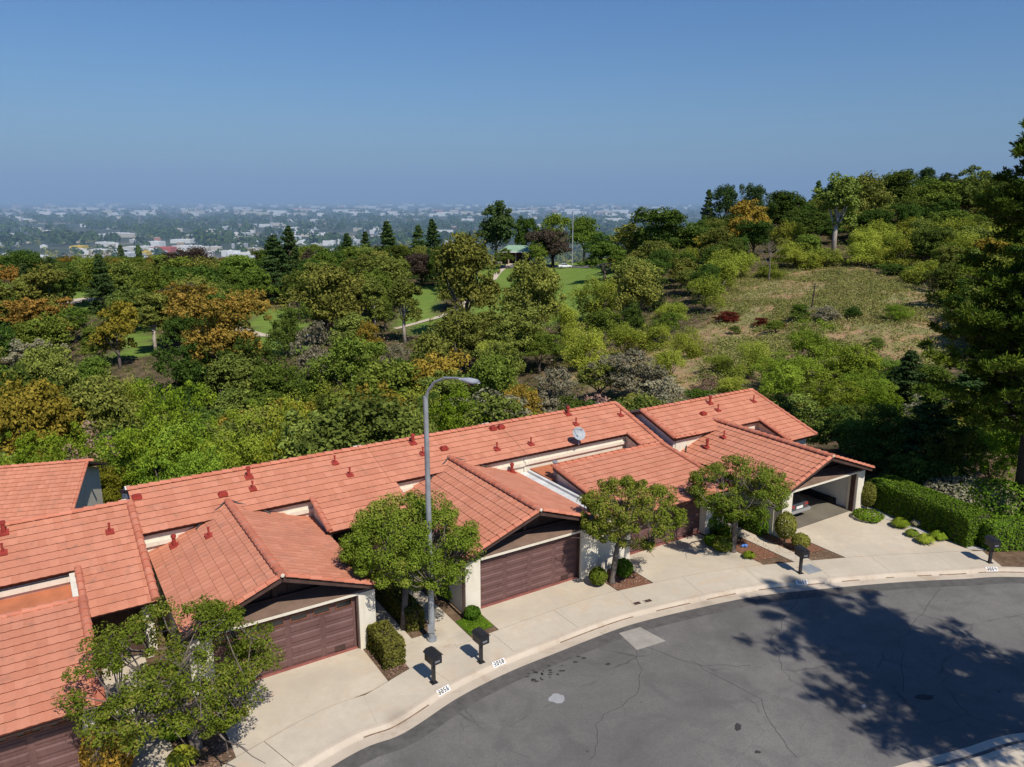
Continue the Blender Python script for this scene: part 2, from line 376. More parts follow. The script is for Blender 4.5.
m, nt, o_ = new_mat('hillside_ground'); p = wpos(nt)
at = nd(nt, 'ShaderNodeAttribute', attribute_name='zone'); sep = nt.nodes.new('ShaderNodeSeparateColor'); nt.links.new(at.outputs['Color'], sep.inputs[0])
n1 = noise(nt, .12, 8, .65, p); n2 = noise(nt, .6, 7, .7, p); n3 = noise(nt, .05, 5, .6, p); n4 = noise(nt, 3, 4, .7, p)
brush = ramp(nt, n2, [(.3, (.05, .045, .025)), (.5, (.10, .08, .045)), (.70, (.24, .16, .10))])
drygr = ramp(nt, n1, [(.30, (.24, .24, .095)), (.43, (.31, .27, .12)), (.53, (.46, .275, .16)), (.64, (.28, .26, .10))])
drygr = mixc(nt, remap(nt, n2, .45, .7, 0, .6), drygr, (.15, .14, .05))
drygr = mixc(nt, remap(nt, n4, .5, .75, 0, .5), drygr, (.12, .09, .05))
wv = nt.nodes.new('ShaderNodeTexWave'); wv.inputs['Scale'].default_value = .09; wv.inputs['Distortion'].default_value = 1.2; wv.inputs['Detail'].default_value = 1
mp = nt.nodes.new('ShaderNodeMapping'); mp.inputs['Rotation'].default_value = (0, 0, R(62)); nt.links.new(p, mp.inputs[0]); nt.links.new(mp.outputs[0], wv.inputs[0])
gr = mixc(nt, wv.outputs['Fac'], (.125, .20, .035), (.15, .235, .045))
gr = mixc(nt, remap(nt, n1, .4, .7, 0, .5), gr, (.22, .26, .07))
nf = noise(nt, .004, 6, .6, p); nf2 = noise(nt, .03, 6, .6, p)
vall = ramp(nt, nf, [(.35, (.045, .062, .035)), (.52, (.08, .09, .05)), (.66, (.20, .17, .12))])
vall = mixc(nt, remap(nt, nf2, .45, .65, 0, .7), vall, (.04, .055, .035))
c = mixc(nt, sep.outputs[0], brush, gr); c = mixc(nt, sep.outputs[1], c, drygr); c = mixc(nt, sep.outputs[2], c, vall)
principled(nt, o_, c, 1., 0, n2, .6, .4, .05)
me.materials.append(m); g = bpy.data.objects.new('ground', me); COL.objects.link(g); g['kind'] = 'structure'

# haze lying over the valley
mb = MB(); mb.box(-60000, 60000, 420, 80000, VZ - 30, 520)
m, nt, o_ = new_mat('valley_haze'); vs = nt.nodes.new('ShaderNodeVolumeScatter')
vs.inputs['Color'].default_value = (.47, .71, 1, 1); vs.inputs['Density'].default_value = 1 / 6200.; vs.inputs['Anisotropy'].default_value = -.1
va = nt.nodes.new('ShaderNodeVolumeAbsorption'); va.inputs['Color'].default_value = (.47, .71, 1, 1); va.inputs['Density'].default_value = 1 / 6200.
ad = nt.nodes.new('ShaderNodeAddShader'); nt.links.new(vs.outputs[0], ad.inputs[0]); nt.links.new(va.outputs[0], ad.inputs[1]); nt.links.new(ad.outputs[0], o_.inputs['Volume'])
hz = mb.build('haze', m, kind='structure')

# ------------------------------------------------------------------ street, kerb, paving
def catmull(pts, k=10):
    out = []; q = [pts[0]] + pts + [pts[-1]]
    for i in range(1, len(q) - 2):
        for j in range(k):
            t = j / k; a, b, c, d = (np.array(q[i + n]) for n in (-1, 0, 1, 2))
            out.append(tuple(.5 * (2 * b + (c - a) * t + (2 * a - 5 * b + 4 * c - d) * t * t + (3 * b - a - 3 * c + d) * t ** 3)))
    return out + [tuple(pts[-1])]
SZ = -.13
edge = [(-24, -14), (-19.5, -3), (-15.2, 6), (-10.8, 13.2)] + [P(x, y, SZ)[:2] for x, y in [(330,767),(403,733),(457,698),(506,673),(560,651),(617,629),(655,618),(720,603),(764,595),(830,588),(900,582),(960,579),(1024,577)]] + [(30, 30.9), (38, 27.5), (45, 20)]
edge = catmull(edge, 8)
def offset(line, d):
    out = []
    for i, p_ in enumerate(line):
        a = line[max(i - 1, 0)]; b = line[min(i + 1, len(line) - 1)]
        l = math.hypot(b[0] - a[0], b[1] - a[1]); out.append((p_[0] - (b[1] - a[1]) / l * d, p_[1] + (b[0] - a[0]) / l * d))
    return out
def strip(mb, l0, z0, l1, z1):
    for i in range(len(l0) - 1): mb.quad((*l0[i], z0), (*l0[i + 1], z0), (*l1[i + 1], z1), (*l1[i], z1))
prof = [(-.02, SZ + .004), (.40, SZ - .004), (.47, SZ + .03), (.54, -.012), (.58, 0.), (.72, .002), (.72, -.2)]
mb = MB(); ls = [offset(edge, a) for a, _ in prof]
for i in range(len(prof) - 1): strip(mb, ls[i], prof[i][1], ls[i + 1], prof[i + 1][1])
mb.build('kerb', M['curb'], kind='structure')
# the road: one sheet from the kerb to beyond the camera
mb = MB(); o0 = offset(edge, .02)
far_side = [(p_[0] * .2 + 15, -60 + p_[1] * .1) for p_ in o0]
mb.f = []; n0 = len(o0); poly = [(*p_, SZ) for p_ in o0] + [(60, -40, SZ), (40, -60, SZ), (-30, -60, SZ), (-40, -30, SZ)]
mb.quad(*poly[::-1]); road = mb.build('road', M['asphalt'], kind='structure')
mb = MB(); strip(mb, offset(edge, -.62), SZ + .003, offset(edge, -.03), SZ + .003); mb.build('road_edge', plain('dark_edge_asphalt', (.105, .097, .090), .92, .22, 3.5), road)
# paving
inner = offset(edge, 2.35); back = [ST_(p_) for p_ in inner]
bs = [b[0] for b in back]; bt = [b[1] for b in back]
def Tin(s): return float(np.interp(s, bs, bt))
mb = MB(); l0, l1 = offset(edge, .735), offset(edge, 2.32)
acc = 0; start = 0; cuts = []
segs = []
for i in range(1, len(l0)):
    acc += math.hypot(l0[i][0] - l0[i - 1][0], l0[i][1] - l0[i - 1][1])
    sm = ST_(l1[i])[0]
    if sm > 37.0 or i == len(l0) - 1: segs.append((start, i)); break
    if acc > 2.9: segs.append((start, i)); start = i; acc = 0
def lerp(a, b, t): return tuple(a[k] + (b[k] - a[k]) * t for k in range(len(a)))
for a, b in segs:
    A = l0[a:b + 1]; B = l1[a:b + 1]
    e = .03
    A[0] = lerp(A[0], A[1], e); B[0] = lerp(B[0], B[1], e)
    po = [(*q, .001) for q in A] + [(*q, .001) for q in B[::-1]]
    mb.prism([(x, y, -.12) for x, y, z in po], (0, 0, .121))
mb.build('sidewalk', M['conc2'], kind='structure')
def slab(mb, s0, s1, t1, t0=None, z=0.0, cuts=()):
    ss = list(np.arange(s0, s1, .8)) + [s1]
    lo = [(s, (Tin(s) + .02) if t0 is None else t0) for s in ss]
    tt = [None] + list(cuts) + [t1]
    prev = lo
    for c_ in tt[1:]:
        top = [(s, c_ - .012) for s in ss]
        poly = [(s, t, -.12) for s, t in prev] + [(s, t, -.12) for s, t in top[::-1]]
        mb.prism(poly, (0, 0, .12 + z)); prev = [(s, c_ + .012) for s in ss]
mb = MB(W)
for a in [(-7.0, -3.6, 23.2), (-3.58, -.05, 23.2), (3.75, 9.15, 25.0), (14.15, 20.05, 25.1), (21.85, 27.3, 25.55), (31.15, 36.9, 23.2)]:
    slab(mb, *a)
mb.build('driveway', M['conc'], kind='structure')
mb = MB(W)
slab(mb, .75, 2.2, 29.0, cuts=(22.5, 25)); slab(mb, 10.1, 11.0, 29.5, cuts=(24.2, 26.5)); slab(mb, 12.05, 12.95, 29.5, cuts=(23.7, 26.)); slab(mb, 28.75, 29.55, 29.4, cuts=(23, 25.6)); slab(mb, 11.0, 12.05, 24.5)
mb.build('garden_path', M['conc2'], kind='structure')
mb = MB(W); po = [(s, Tin(s) - 1.7, -.035) for s in np.arange(-12, 37, 1.)] + [(37, 31, -.035), (37, 38, -.035), (-12, 38, -.035)]
mb.quad(*po); mb.build('soil', M['soil'], kind='structure')
mb = MB(); rim = [p_ for p_ in offset(edge, .70) if p_[0] > 19.3]
mb.quad(*([(*p_, -.02) for p_ in rim] + [(52, 30, -.02), (46, 52, -.02), (24, 48, -.02), W((36.9, 24, -.02)), W((36.9, 17.4, -.02))]))
mb.build('soil_bank', M['soil'], kind='structure')
# road patches and stains
def decal(name, px, mat, z=SZ + .004):
    mb = MB(); mb.quad(*[P(x, y, z) for x, y in px][::-1]); mb.build(name, mat, road)
decal('road_patch', [(619, 633), (640, 627), (666, 641), (637, 650)], M['patch'])
def blob(cx, cy, rx, ry, mat, name='stain', n=14, seed=0):
    r_ = random.Random(seed); decal(name, [(cx + rx * math.cos(a * 2 * math.pi / n) * r_.uniform(.6, 1.2), cy + ry * math.sin(a * 2 * math.pi / n) * r_.uniform(.6, 1.2)) for a in range(n)], mat)
for i in range(26):
    t = random.random(); blob(528 + 56 * t + random.uniform(-6, 6), 679 - 22 * t + random.uniform(-6, 6), random.uniform(1, 3), random.uniform(.6, 1.4), M['oil'], 'tar_spot', 8, i)
blob(738, 727, 4, 4, M['oil'], 'tar_spot', 10, 90); blob(925, 697, 11, 3, M['oil'], 'tar_spot', 10, 91); blob(557, 698, 9, 5, M['pale'], 'pale_stain', 12, 92); blob(608, 664, 3, 1.3, M['oil'], 'tar_spot', 8, 94)
blob(757, 752, 4, 2, M['oil'], 'tar_spot', 8, 95); blob(864, 706, 3, 2, M['pale'], 'pale_stain', 8, 96)
def crackline(px, w_=.022):
    mb = MB(); pts = [P(x, y, SZ + .0035)[:2] for x, y in px]; q = []
    for i in range(len(pts) - 1):
        for k in range(8):
            a = lerp(pts[i], pts[i + 1], k / 8.); q.append((a[0] + random.gauss(0, .05), a[1] + random.gauss(0, .05)))
    a, b = offset(q, w_ / 2), offset(q, -w_ / 2); strip(mb, a, SZ + .0035, b, SZ + .0035); mb.build('crack', M['crackc'], road)
for c_ in [[(800, 595), (770, 640), (790, 680), (880, 740)], [(636, 650), (640, 690), (600, 720), (590, 767)], [(690, 660), (760, 700), (800, 767)], [(600, 633), (700, 665), (760, 665)], [(940, 588), (900, 640), (905, 700)]]: crackline(c_)
for c_ in [[(508, 672), (617, 630)], ]: pass
# far side of the street, bottom right
e2 = [(4, 14), (8.2, 18.6)] + [P(x, y, SZ)[:2] for x, y in [(896, 767), (960, 750), (1024, 733)]] + [(20.5, 21.6), (28, 21.4), (36, 17)]
e2 = catmull(e2, 6); mb = MB(); prof2 = [(.02, SZ + .004), (-.42, SZ - .002), (-.50, -.01), (-.56, 0.), (-.72, .002), (-.72, -.2)]
ls = [offset(e2, a) for a, _ in prof2]
for i in range(len(prof2) - 1): strip(mb, ls[i], prof2[i][1], ls[i + 1], prof2[i + 1][1])
mb.build('kerb_opposite', M['curb'], kind='structure')
mb = MB(); strip(mb, offset(e2, -.74), .001, offset(e2, -2.2), .001); mb.build('sidewalk_opposite', M['conc2'], kind='structure')
mb = MB(); strip(mb, offset(e2, -2.2), -.02, [(p_[0] + 6, p_[1] - 14) for p_ in e2], -.02); mb.build('soil_opposite', M['soil'], kind='structure')
# dirt gathered along the gutter, broken up
mb = MB(); a, b = offset(edge, .405), offset(edge, .450); rr = random.Random(2); on = True
for i in range(len(a) - 1):
    if rr.random() < .22: on = not on
    if on: mb.quad((*a[i], SZ + .0045), (*a[i + 1], SZ + .0045), (*b[i + 1], SZ + .022), (*b[i], SZ + .022))
mb.build('gutter_dirt', plain('gutter_dirt_brown', (.20, .13, .085), .95, .4, 5), kind='structure')
# kerb numbers (painted white plates on the kerb)
SEG = {'0': 'abcdef', '2': 'abged', '3': 'abgcd', '4': 'fgbc', '5': 'afgcd', '6': 'afgcde', '8': 'abcdefg'}
def digits(mb, txt, O, U, V, h, wd, gap, N):
    # strokes of simple numerals laid on a surface: O lower left, U right, V up
    th = h * .17
    for i, ch in enumerate(txt):
        o = O + U * (i * (wd + gap))
        S = {'a': (0, h - th, wd, h), 'd': (0, 0, wd, th), 'g': (0, h / 2 - th / 2, wd, h / 2 + th / 2), 'f': (0, h / 2, th, h), 'b': (wd - th, h / 2, wd, h), 'e': (0, 0, th, h / 2), 'c': (wd - th, 0, wd, h / 2)}
        for k in SEG[ch]:
            x0, y0, x1, y1 = S[k]
            mb.quad(*[tuple(o + U * x + V * y + N * (.001 * 'abcdefg'.index(k))) for x, y in ((x0, y0), (x1, y0), (x1, y1), (x0, y1))])
for px, txt, wh in [((440.5, 689), '3056', 'nearest the box hedge'), ((498.5, 663), '3058', 'before the middle garage'), ((799.5, 580.5), '3062', 'beside the square utility cover'), ((991, 569), '3064', 'by the shaded bank at right')]:
    q = P(*px, -.05)[:2]; i = min(range(len(edge)), key=lambda i: math.hypot(edge[i][0] - q[0], edge[i][1] - q[1]))
    a, b = edge[max(i - 1, 0)], edge[min(i + 1, len(edge) - 1)]
    U = Vector((b[0] - a[0], b[1] - a[1], 0)).normalized(); Nn = Vector((-U.y, U.x, 0))
    A = Vector((*q, 0)); base = Vector((*edge[i], 0)); s = (A - base).dot(U)
    root = base + U * s
    lo = root + Nn * .465 + Vector((0, 0, SZ + .022)); hi = root + Nn * .565 + Vector((0, 0, -.004))
    V = (hi - lo); hh = V.length; V.normalize(); N_ = U.cross(V); N_ = N_ if N_.z > 0 else -N_
    lo = lo + N_ * .006
    t = thing('kerb_number_plate', 'white painted kerb number ' + txt + ' ' + wh, 'house number', tuple(root), math.atan2(U.y, U.x))
    mb = MB(); L_ = .27; mb.prism([tuple(lo - U * L_), tuple(lo + U * L_), tuple(lo + U * L_ + V * (hh + .06)), tuple(lo - U * L_ + V * (hh + .06))], tuple(N_ * .006)); mb.build('plate', M['white'], t)
    mb = MB(); digits(mb, txt, lo + N_ * .009 - U * .215 + V * .03, U, V, .155, .078, .038, N_); mb.build('number', M['digit'], t)

# ------------------------------------------------------------------ roofs
def tiled(mb, O, U, V, lu, lv, e=.40, per=.30, amp=.018, lip=.028):
    """courses of low-profile tiles; O eave corner, U along the eave, V up the slope"""
    O, U, V = Vector(O), Vector(U).normalized(), Vector(V).normalized(); N = U.cross(V); N = N if N.z > 0 else -N
    ns = max(2, int(lu / (per / 4))); us = [lu * k / ns for k in range(ns + 1)]
    nc = max(1, round(lv / e)); e = lv / nc
    for c in range(nc):
        v0, v1 = c * e - (.03 if c else .05), (c + 1) * e
        off = .5 * per * (c % 2) * 0; b = len(mb.v)
        for u in us:
            h = amp * (1 - abs(math.cos(math.pi * (u + off) / per)) ** 1.5) * 1.0
            for v, z in ((v0, -.01), (v0, lip + h), (v1, .004 + h * .6)):
                mb.v.append(mb.fr(tuple(O + U * u + V * v + N * z)))
        jit = {}
        for k in range(ns):
            ti = int((us[k] + per * .5) / per); r_ = jit.setdefault(ti, random.random())
            for j in range(2):
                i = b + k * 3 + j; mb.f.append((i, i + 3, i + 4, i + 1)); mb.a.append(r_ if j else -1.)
FRC = [W]
def caps(mb, A, B, r=.13, seg=.42, n=7, knob=False):
    lst = mb; mb = MB(FRC[0]); lst.append(mb)
    A, B = Vector(A), Vector(B); d = B - A; L = d.length; d.normalize(); k = max(1, round(L / seg)); sg = L / k
    sd_ = d.cross(Vector((0, 0, 1))).normalized(); up = sd_.cross(d)
    for i in range(k):
        a = A + d * (sg * i - .03); b = A + d * (sg * (i + 1)); st = len(mb.v); rr = random.random()
        for q, ra, lf in ((a, r * 1.12, .025), (b, r * .92, 0.)):
            for j in range(n):
                an = math.pi * j / (n - 1); mb.v.append(mb.fr(tuple(q + sd_ * math.cos(an) * ra + up * (math.sin(an) * ra * .85 + lf - .02))))
        for j in range(n - 1): mb.f.append((st + j, st + j + 1, st + n + j + 1, st + n + j)); mb.a.append(rr)
        mb.f.append(tuple(range(st, st + n))); mb.a.append(rr * .3)
def slabroof(mb, O, U, V, lu, lv, th=.16):
    O, U, V = Vector(O), Vector(U).normalized(), Vector(V).normalized(); N = U.cross(V); N = N if N.z > 0 else -N
    O = O - N * .015
    mb.prism([tuple(O), tuple(O + U * lu), tuple(O + U * lu + V * lv), tuple(O + V * lv)], tuple(N * -th))
def Zm(t, z0=3.95, t0=32.5, m=.33): return z0 + m * (t - t0)

class Multi:
    def __init__(s, fr): s.fr = fr; s.l = []
    @property
    def v(s): return s.l
    def prism(s, *a): m = MB(s.fr); m.prism(*a); s.l.append(m)
    def box(s, *a): m = MB(s.fr); m.box(*a); s.l.append(m)
    def build(s, name, mat, parent):
        for m in s.l: m.build(name, mat, parent)
class House:
    def __init__(s, label, name='townhouse', o=(0, 0), fr=W, rot=TH):
        w0 = fr((o[0], o[1], 0)); s.t = thing(name, label, 'house', w0, rot)
        s.fr = fr; s.tile = MB(fr); s.cap = []; s.deck = Multi(fr); s.wall = Multi(fr); s.flat = Multi(fr); s.trim = Multi(fr); s.bat = Multi(fr)
    def plane(s, s0, s1, t0, z0, t1, z1):          # slope facing the street (-t)
        O = (s0, t0, z0); V = (0, t1 - t0, z1 - z0); lv = math.hypot(t1 - t0, z1 - z0)
        tiled(s.tile, O, (1, 0, 0), V, s1 - s0, lv); slabroof(s.deck, (s0 + .02, t0 + .03, z0), (1, 0, 0), V, s1 - s0 - .04, lv - .03)
    def sideplane(s, se, ze, sr, zr, t0, t1):      # slope rising from se to sr
        V = (sr - se, 0, zr - ze); lv = math.hypot(sr - se, zr - ze)
        tiled(s.tile, (se, t0, ze), (0, 1, 0), V, t1 - t0, lv); slabroof(s.deck, (se, t0 + .02, ze), (0, 1, 0), V, t1 - t0 - .04, lv)
    def finish(s, flatmat='roofwhite'):
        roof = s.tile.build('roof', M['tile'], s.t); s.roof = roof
        [m_.build('ridge_cap', M['cap'], roof) for m_ in s.cap]; s.deck.build('roof_deck', M['brown'], roof)
        s.wall.build('wall', M['stucco'], s.t)
        if s.flat.v: s.flat.build('flat_roof', M[flatmat], s.t)
        if s.trim.v: s.trim.build('wood_trim', M['brown'], s.t)
        if s.bat.v: s.bat.build('batten', M['brown'], s.t)
def gable(h, c, hwl, hwr, zr, ze, tf, tb):
    h.sideplane(c - hwl, ze, c, zr, tf, tb); h.sideplane(c + hwr, ze, c, zr, tf, tb)
    caps(h.cap, (c, tf - .02, zr + .05), (c, tb - .1, zr + .05), .15)
    caps(h.cap, (c - hwl + .02, tf + .05, ze + .03), (c - .1, tf + .05, zr + .03), .12); caps(h.cap, (c + hwr - .02, tf + .05, ze + .03), (c + .1, tf + .05, zr + .03), .12)
    # rake boards
    for sg, hw in ((-1, hwl), (1, hwr)):
        h.trim.prism([(c + sg * hw, tf + .09, ze - .02), (c, tf + .09, zr - .02), (c, tf + .09, zr - .24), (c + sg * hw, tf + .09, ze - .20)], (0, .05, 0))
    mb = MB(h.fr); mb.tube([(c, tf - .07, zr + .08), (c, tf + .01, zr + .08)], [.06, .10], 10); h.knob = mb
def gdoor(h, s0, s1, t, z1=2.12, rows=5, cols=4, windows='row'):
    mb = MB(h.fr); mb.box(s0, s1, t, t + .06, .01, z1)
    rh = z1 / rows
    nrow = rows - 1 if windows else rows
    for r_ in range(nrow):
        for c_ in range(cols * 1):
            a = s0 + (s1 - s0) * c_ / cols; b = s0 + (s1 - s0) * (c_ + 1) / cols; z0 = rh * r_ + .02; zz = rh * (r_ + 1)
            # raised panel: bevelled frustum
            f0 = [(a + .07, t - .001, z0 + .06), (b - .07, t - .001, z0 + .06), (b - .07, t - .001, zz - .05), (a + .07, t - .001, zz - .05)]
            f1 = [(a + .13, t - .03, z0 + .11), (b - .13, t - .03, z0 + .11), (b - .13, t - .03, zz - .10), (a + .13, t - .03, zz - .10)]
            mb.quad(*f1)
            for k in range(4): mb.quad(f0[k], f0[(k + 1) % 4], f1[(k + 1) % 4], f1[k])
        mb.box(s0, s1, t - .012, t - .002, rh * (r_ + 1) - .012, rh * (r_ + 1) + .012)
    d = mb.build('garage_door', M['door'], h.t)
    if windows:
        nwin = 6
        for k in range(nwin):
            a = s0 + (s1 - s0) * k / nwin + .1; b = s0 + (s1 - s0) * (k + 1) / nwin - .1; z0 = z1 - rh + .07; zz = z1 - .07
            f = MB(h.fr)
            for (x0, x1, y0, y1) in ((a, b, z0, z0 + .035), (a, b, zz - .035, zz), (a, a + .035, z0 + .035, zz - .035), (b - .035, b, z0 + .035, zz - .035)): f.box(x0, x1, t - .03, t - .004, y0, y1)
            if windows == 'sun':
                for an in (35, 65, 90, 115, 145):
                    cx = (a + b) / 2; l_ = .27; ca_, sa_ = math.cos(R(an)), math.sin(R(an)); px_, pz_ = -sa_ * .012, ca_ * .012
                    f.prism([(cx - px_, t - .028, z0 + .03 - pz_), (cx + px_, t - .028, z0 + .03 + pz_), (cx + ca_ * l_ + px_, t - .028, z0 + .03 + sa_ * l_ * .9 + pz_), (cx + ca_ * l_ - px_, t - .028, z0 + .03 + sa_ * l_ * .9 - pz_)], (0, .012, 0))
            wn = f.build('window', M['orangewood'], d)
            # pane behind the frame
            pn = MB(h.fr); pn.quad((a + .035, t - .008, z0 + .035), (b - .035, t - .008, z0 + .035), (b - .035, t - .008, zz - .035), (a + .035, t - .008, zz - .035)); pn.build('window_pane', M['glass'], d)
    hb = MB(h.fr); hb.box(s1 - .85, s1 - .45, t - .045, t - .03, .1, .3)
    for k in range(4): hb.box(s1 - .83, s1 - .47, t - .055, t - .045, .12 + k * .045, .14 + k * .045)
    hb.build('door_vent', M['brown'], d)
    ts = MB(h.fr); ts.box(s0 - .05, s1 + .05, t - .12, t - .01, .002, .03); ts.build('door_sill', M['rust'], h.t)
    return d
def garage_front(h, c, hwl, hwr, zr, ze, td, d0, d1, wl, wr, gate=True):
    # piers, header, ledge, gable boards, post, lamp
    tp = td - .28
    for a, b in ((wl, d0 - .06), (d1 + .06, wr)):
        if b - a > .05: h.wall.prism([(a, tp, 0), (b, tp, 0), (b, tp, 2.30), (a, tp, 2.30)], (0, .55, 0))
    h.wall.box(d0 - .059, d1 + .059, tp + .002, td + .3, 2.24, 2.33)
    lg = MB(h.fr); lg.prism([(wl + .02, tp + .03, 2.335), (wr - .02, tp + .03, 2.335), (wr - .02, td + .72, 2.52), (wl + .02, td + .72, 2.52)], (0, 0, .04)); lg.build('ledge', M['brownlt'], h.t)
    def zr_(s): return (zr - (c - s) * (zr - ze) / hwl if s < c else zr - (s - c) * (zr - ze) / hwr) - .17
    t = td + .62
    h.trim.prism([(wl + .05, t, 2.3), (wr - .05, t, 2.3), (wr - .05, t, max(2.35, zr_(wr - .05))), (c, t, zr_(c)), (wl + .05, t, max(2.35, zr_(wl + .05)))], (0, .1, 0))
    k = wl + .6
    while k < wr - .3:
        if zr_(k) > 2.6: h.bat.box(k - .025, k + .025, t - .03, t - .001, 2.45, zr_(k) - .02)
        k += .6
    bm = MB(h.fr); bm.box(c - .09, c + .09, t - .10, t - .032, 2.42, zr_(c)); bm.box(wl + .3, wr - .3, t - .16, t - .06, 2.50, 2.62); bm.build('beam', M['brown'], h.t)
    lm = MB(h.fr); lm.tube([(c, t - .45, zr - .34), (c, t - .45, zr - .16)], [.07, .09], 10); l_ = lm.build('porch_lamp', M['white'], h.t)
    for a in (d0 - .058, d1 + .003): h.trim.box(a, a + .055, tp + .12, td + .1, .0, 2.239)

def flashing(h, c, zr, ze, hw, tmain, right=True, left=True):
    mb = MB(h.fr)
    for sg in ([-1] if left else []) + ([1] if right else []):
        k = (zr - ze) / hw; sE = (zr - Zm(tmain)) / k
        A = Vector((c, (zr - 3.95) / .33 + 32.5, zr + .10)); o_s = max(.4, sE) + .75; B = Vector((c + sg * o_s, tmain - .12, zr - o_s * k + .07))
        n_ = 8; q = []
        for i in range(n_ + 1): q.append(A.lerp(B, i / n_) + Vector((sg * .03 * (i % 2), 0, .01 * (i % 2))))
        mb.tube([tuple(x) for x in q], .035, 6)
    mb.build('flashing', M['lead'], h.roof)

# ---- unit 1 and 2 (gabled garages), 0 and 3 (shed garages), 4 (gabled, open)
H0 = House('leftmost townhouse, red tiled shed roof garage beside the bronze bush', o=(-4, 23))
H1 = House('second townhouse from left, gabled garage beside the box hedge', o=(6.3, 25))
H2 = House('middle townhouse, gabled garage behind the street lamp', o=(17, 25))
H3 = House('fourth townhouse with shed roof garage and satellite dish above it', o=(25, 25))
H4 = House('rightmost townhouse with its garage open and car inside', o=(33.5, 23))

def body(h, s0, s1, tw, tb, z1, zt, zb=-4.5):
    """shell of the living wing: side walls follow the main slope, back wall goes down the bank"""
    for s in (s0, s1 - .2):
        h.wall.prism([(s, tw, zb), (s, tb, zb), (s, tb, z1 - .2), (s, (tw + tb) / 2 + 1.0, zt - .25), (s, tw, z1 - .12)], (.2, 0, 0))
    h.wall.box(s0 + .2, s1 - .2, tb - .2, tb, zb, z1 - .25)

# unit 0
h = H0
h.plane(-11, 2.75, 30.35, Zm(30.35), 33.5, Zm(33.5)); h.plane(.45, 2.75, 27.95, Zm(27.95), 30.33, Zm(30.33))
h.plane(-11, .5, 22.4, 2.5, 27.6, 3.36)
caps(h.cap, (-11, 33.5, Zm(33.5) + .04), (2.75, 33.5, Zm(33.5) + .04), .13)
caps(h.cap, (2.72, 27.95, Zm(27.95) + .06), (2.72, 33.5, Zm(33.5) + .06), .14)
caps(h.cap, (.52, 27.95, Zm(27.95) + .06), (.52, 30.4, Zm(30.4) + .06), .12); caps(h.cap, (.48, 22.4, 2.56), (.48, 27.6, 3.42), .14); caps(h.cap, (-11, 27.62, 3.38), (.5, 27.62, 3.38), .11)
O = (-11, 33.55, Zm(33.5)); slabroof(h.deck, O, (1, 0, 0), (0, 1, -.33), 13.7, 4.5)
h.wall.box(-11, 2.7, 30.62, 30.8, -1, Zm(30.62) - .17); h.wall.box(-11, .4, 27.3, 27.58, 0, 3.16)
for s in (.22, 2.5): h.wall.prism([(s, 28.9 if s > 1 else 22.95, 0), (s, 31, 0), (s, 31, 3.2), (s, 28.9 if s > 1 else 22.95, Zm(28.9) - .2 if s > 1 else 2.4)], (.18, 0, 0))
body(h, -11, 2.68, 30.8, 36.5, 3.3, 4.3, -5)
h.flat.box(-11, .42, 27.585, 30.615, 2.45, 2.6)
h.wall.box(-.05, .30, 22.85, 23.3, 0, 2.33); h.wall.box(-11, -5.2, 22.9, 23.3, 0, 2.33); h.wall.box(-11, .22, 23.0, 23.3, 2.2, 2.32)
h.trim.box(-11, .35, 22.75, 22.95, 2.33, 2.44); h.trim.box(.42, 2.48, 29.3, 29.42, 0, 2.7)
for k in range(9): h.bat.box(.5 + k * .23, .54 + k * .23, 29.24, 29.299, 0, 2.65)
h.wall.box(2.28, 2.49, 28.5, 28.75, 0, 2.4)
h.wall.box(-11, 2.75, 30.5, 30.615, 2.75, 2.95)
h.finish('flatterra'); gdoor(h, -5.05, -.1, 23.15, 2.15, windows='sun')
sg = MB(W); n_ = 10; c0 = (.62, 22.78)
pts = [(.31, 22.78, 1.25), (.75, 22.78, 1.25)] + [(.75 + .30 * math.sin(a) * 1., 22.78, 1.57 - .32 * math.cos(a)) for a in [math.pi * k / n_ for k in range(1, n_)]] + [(.75, 22.78, 1.89), (.31, 22.78, 1.89)]
sg.prism(pts, (0, .12, 0)); sgo = sg.build('sign_panel', M['stucco'], h.t)
dg = MB(); U = Vector((CT, ST, 0)); digits(dg, '3052', Vector(W((.40, 22.765, 1.48))), U, Vector((0, 0, 1)), .19, .105, .035, Vector((ST, -CT, 0))); dg.build('number', M['digit'], sgo)

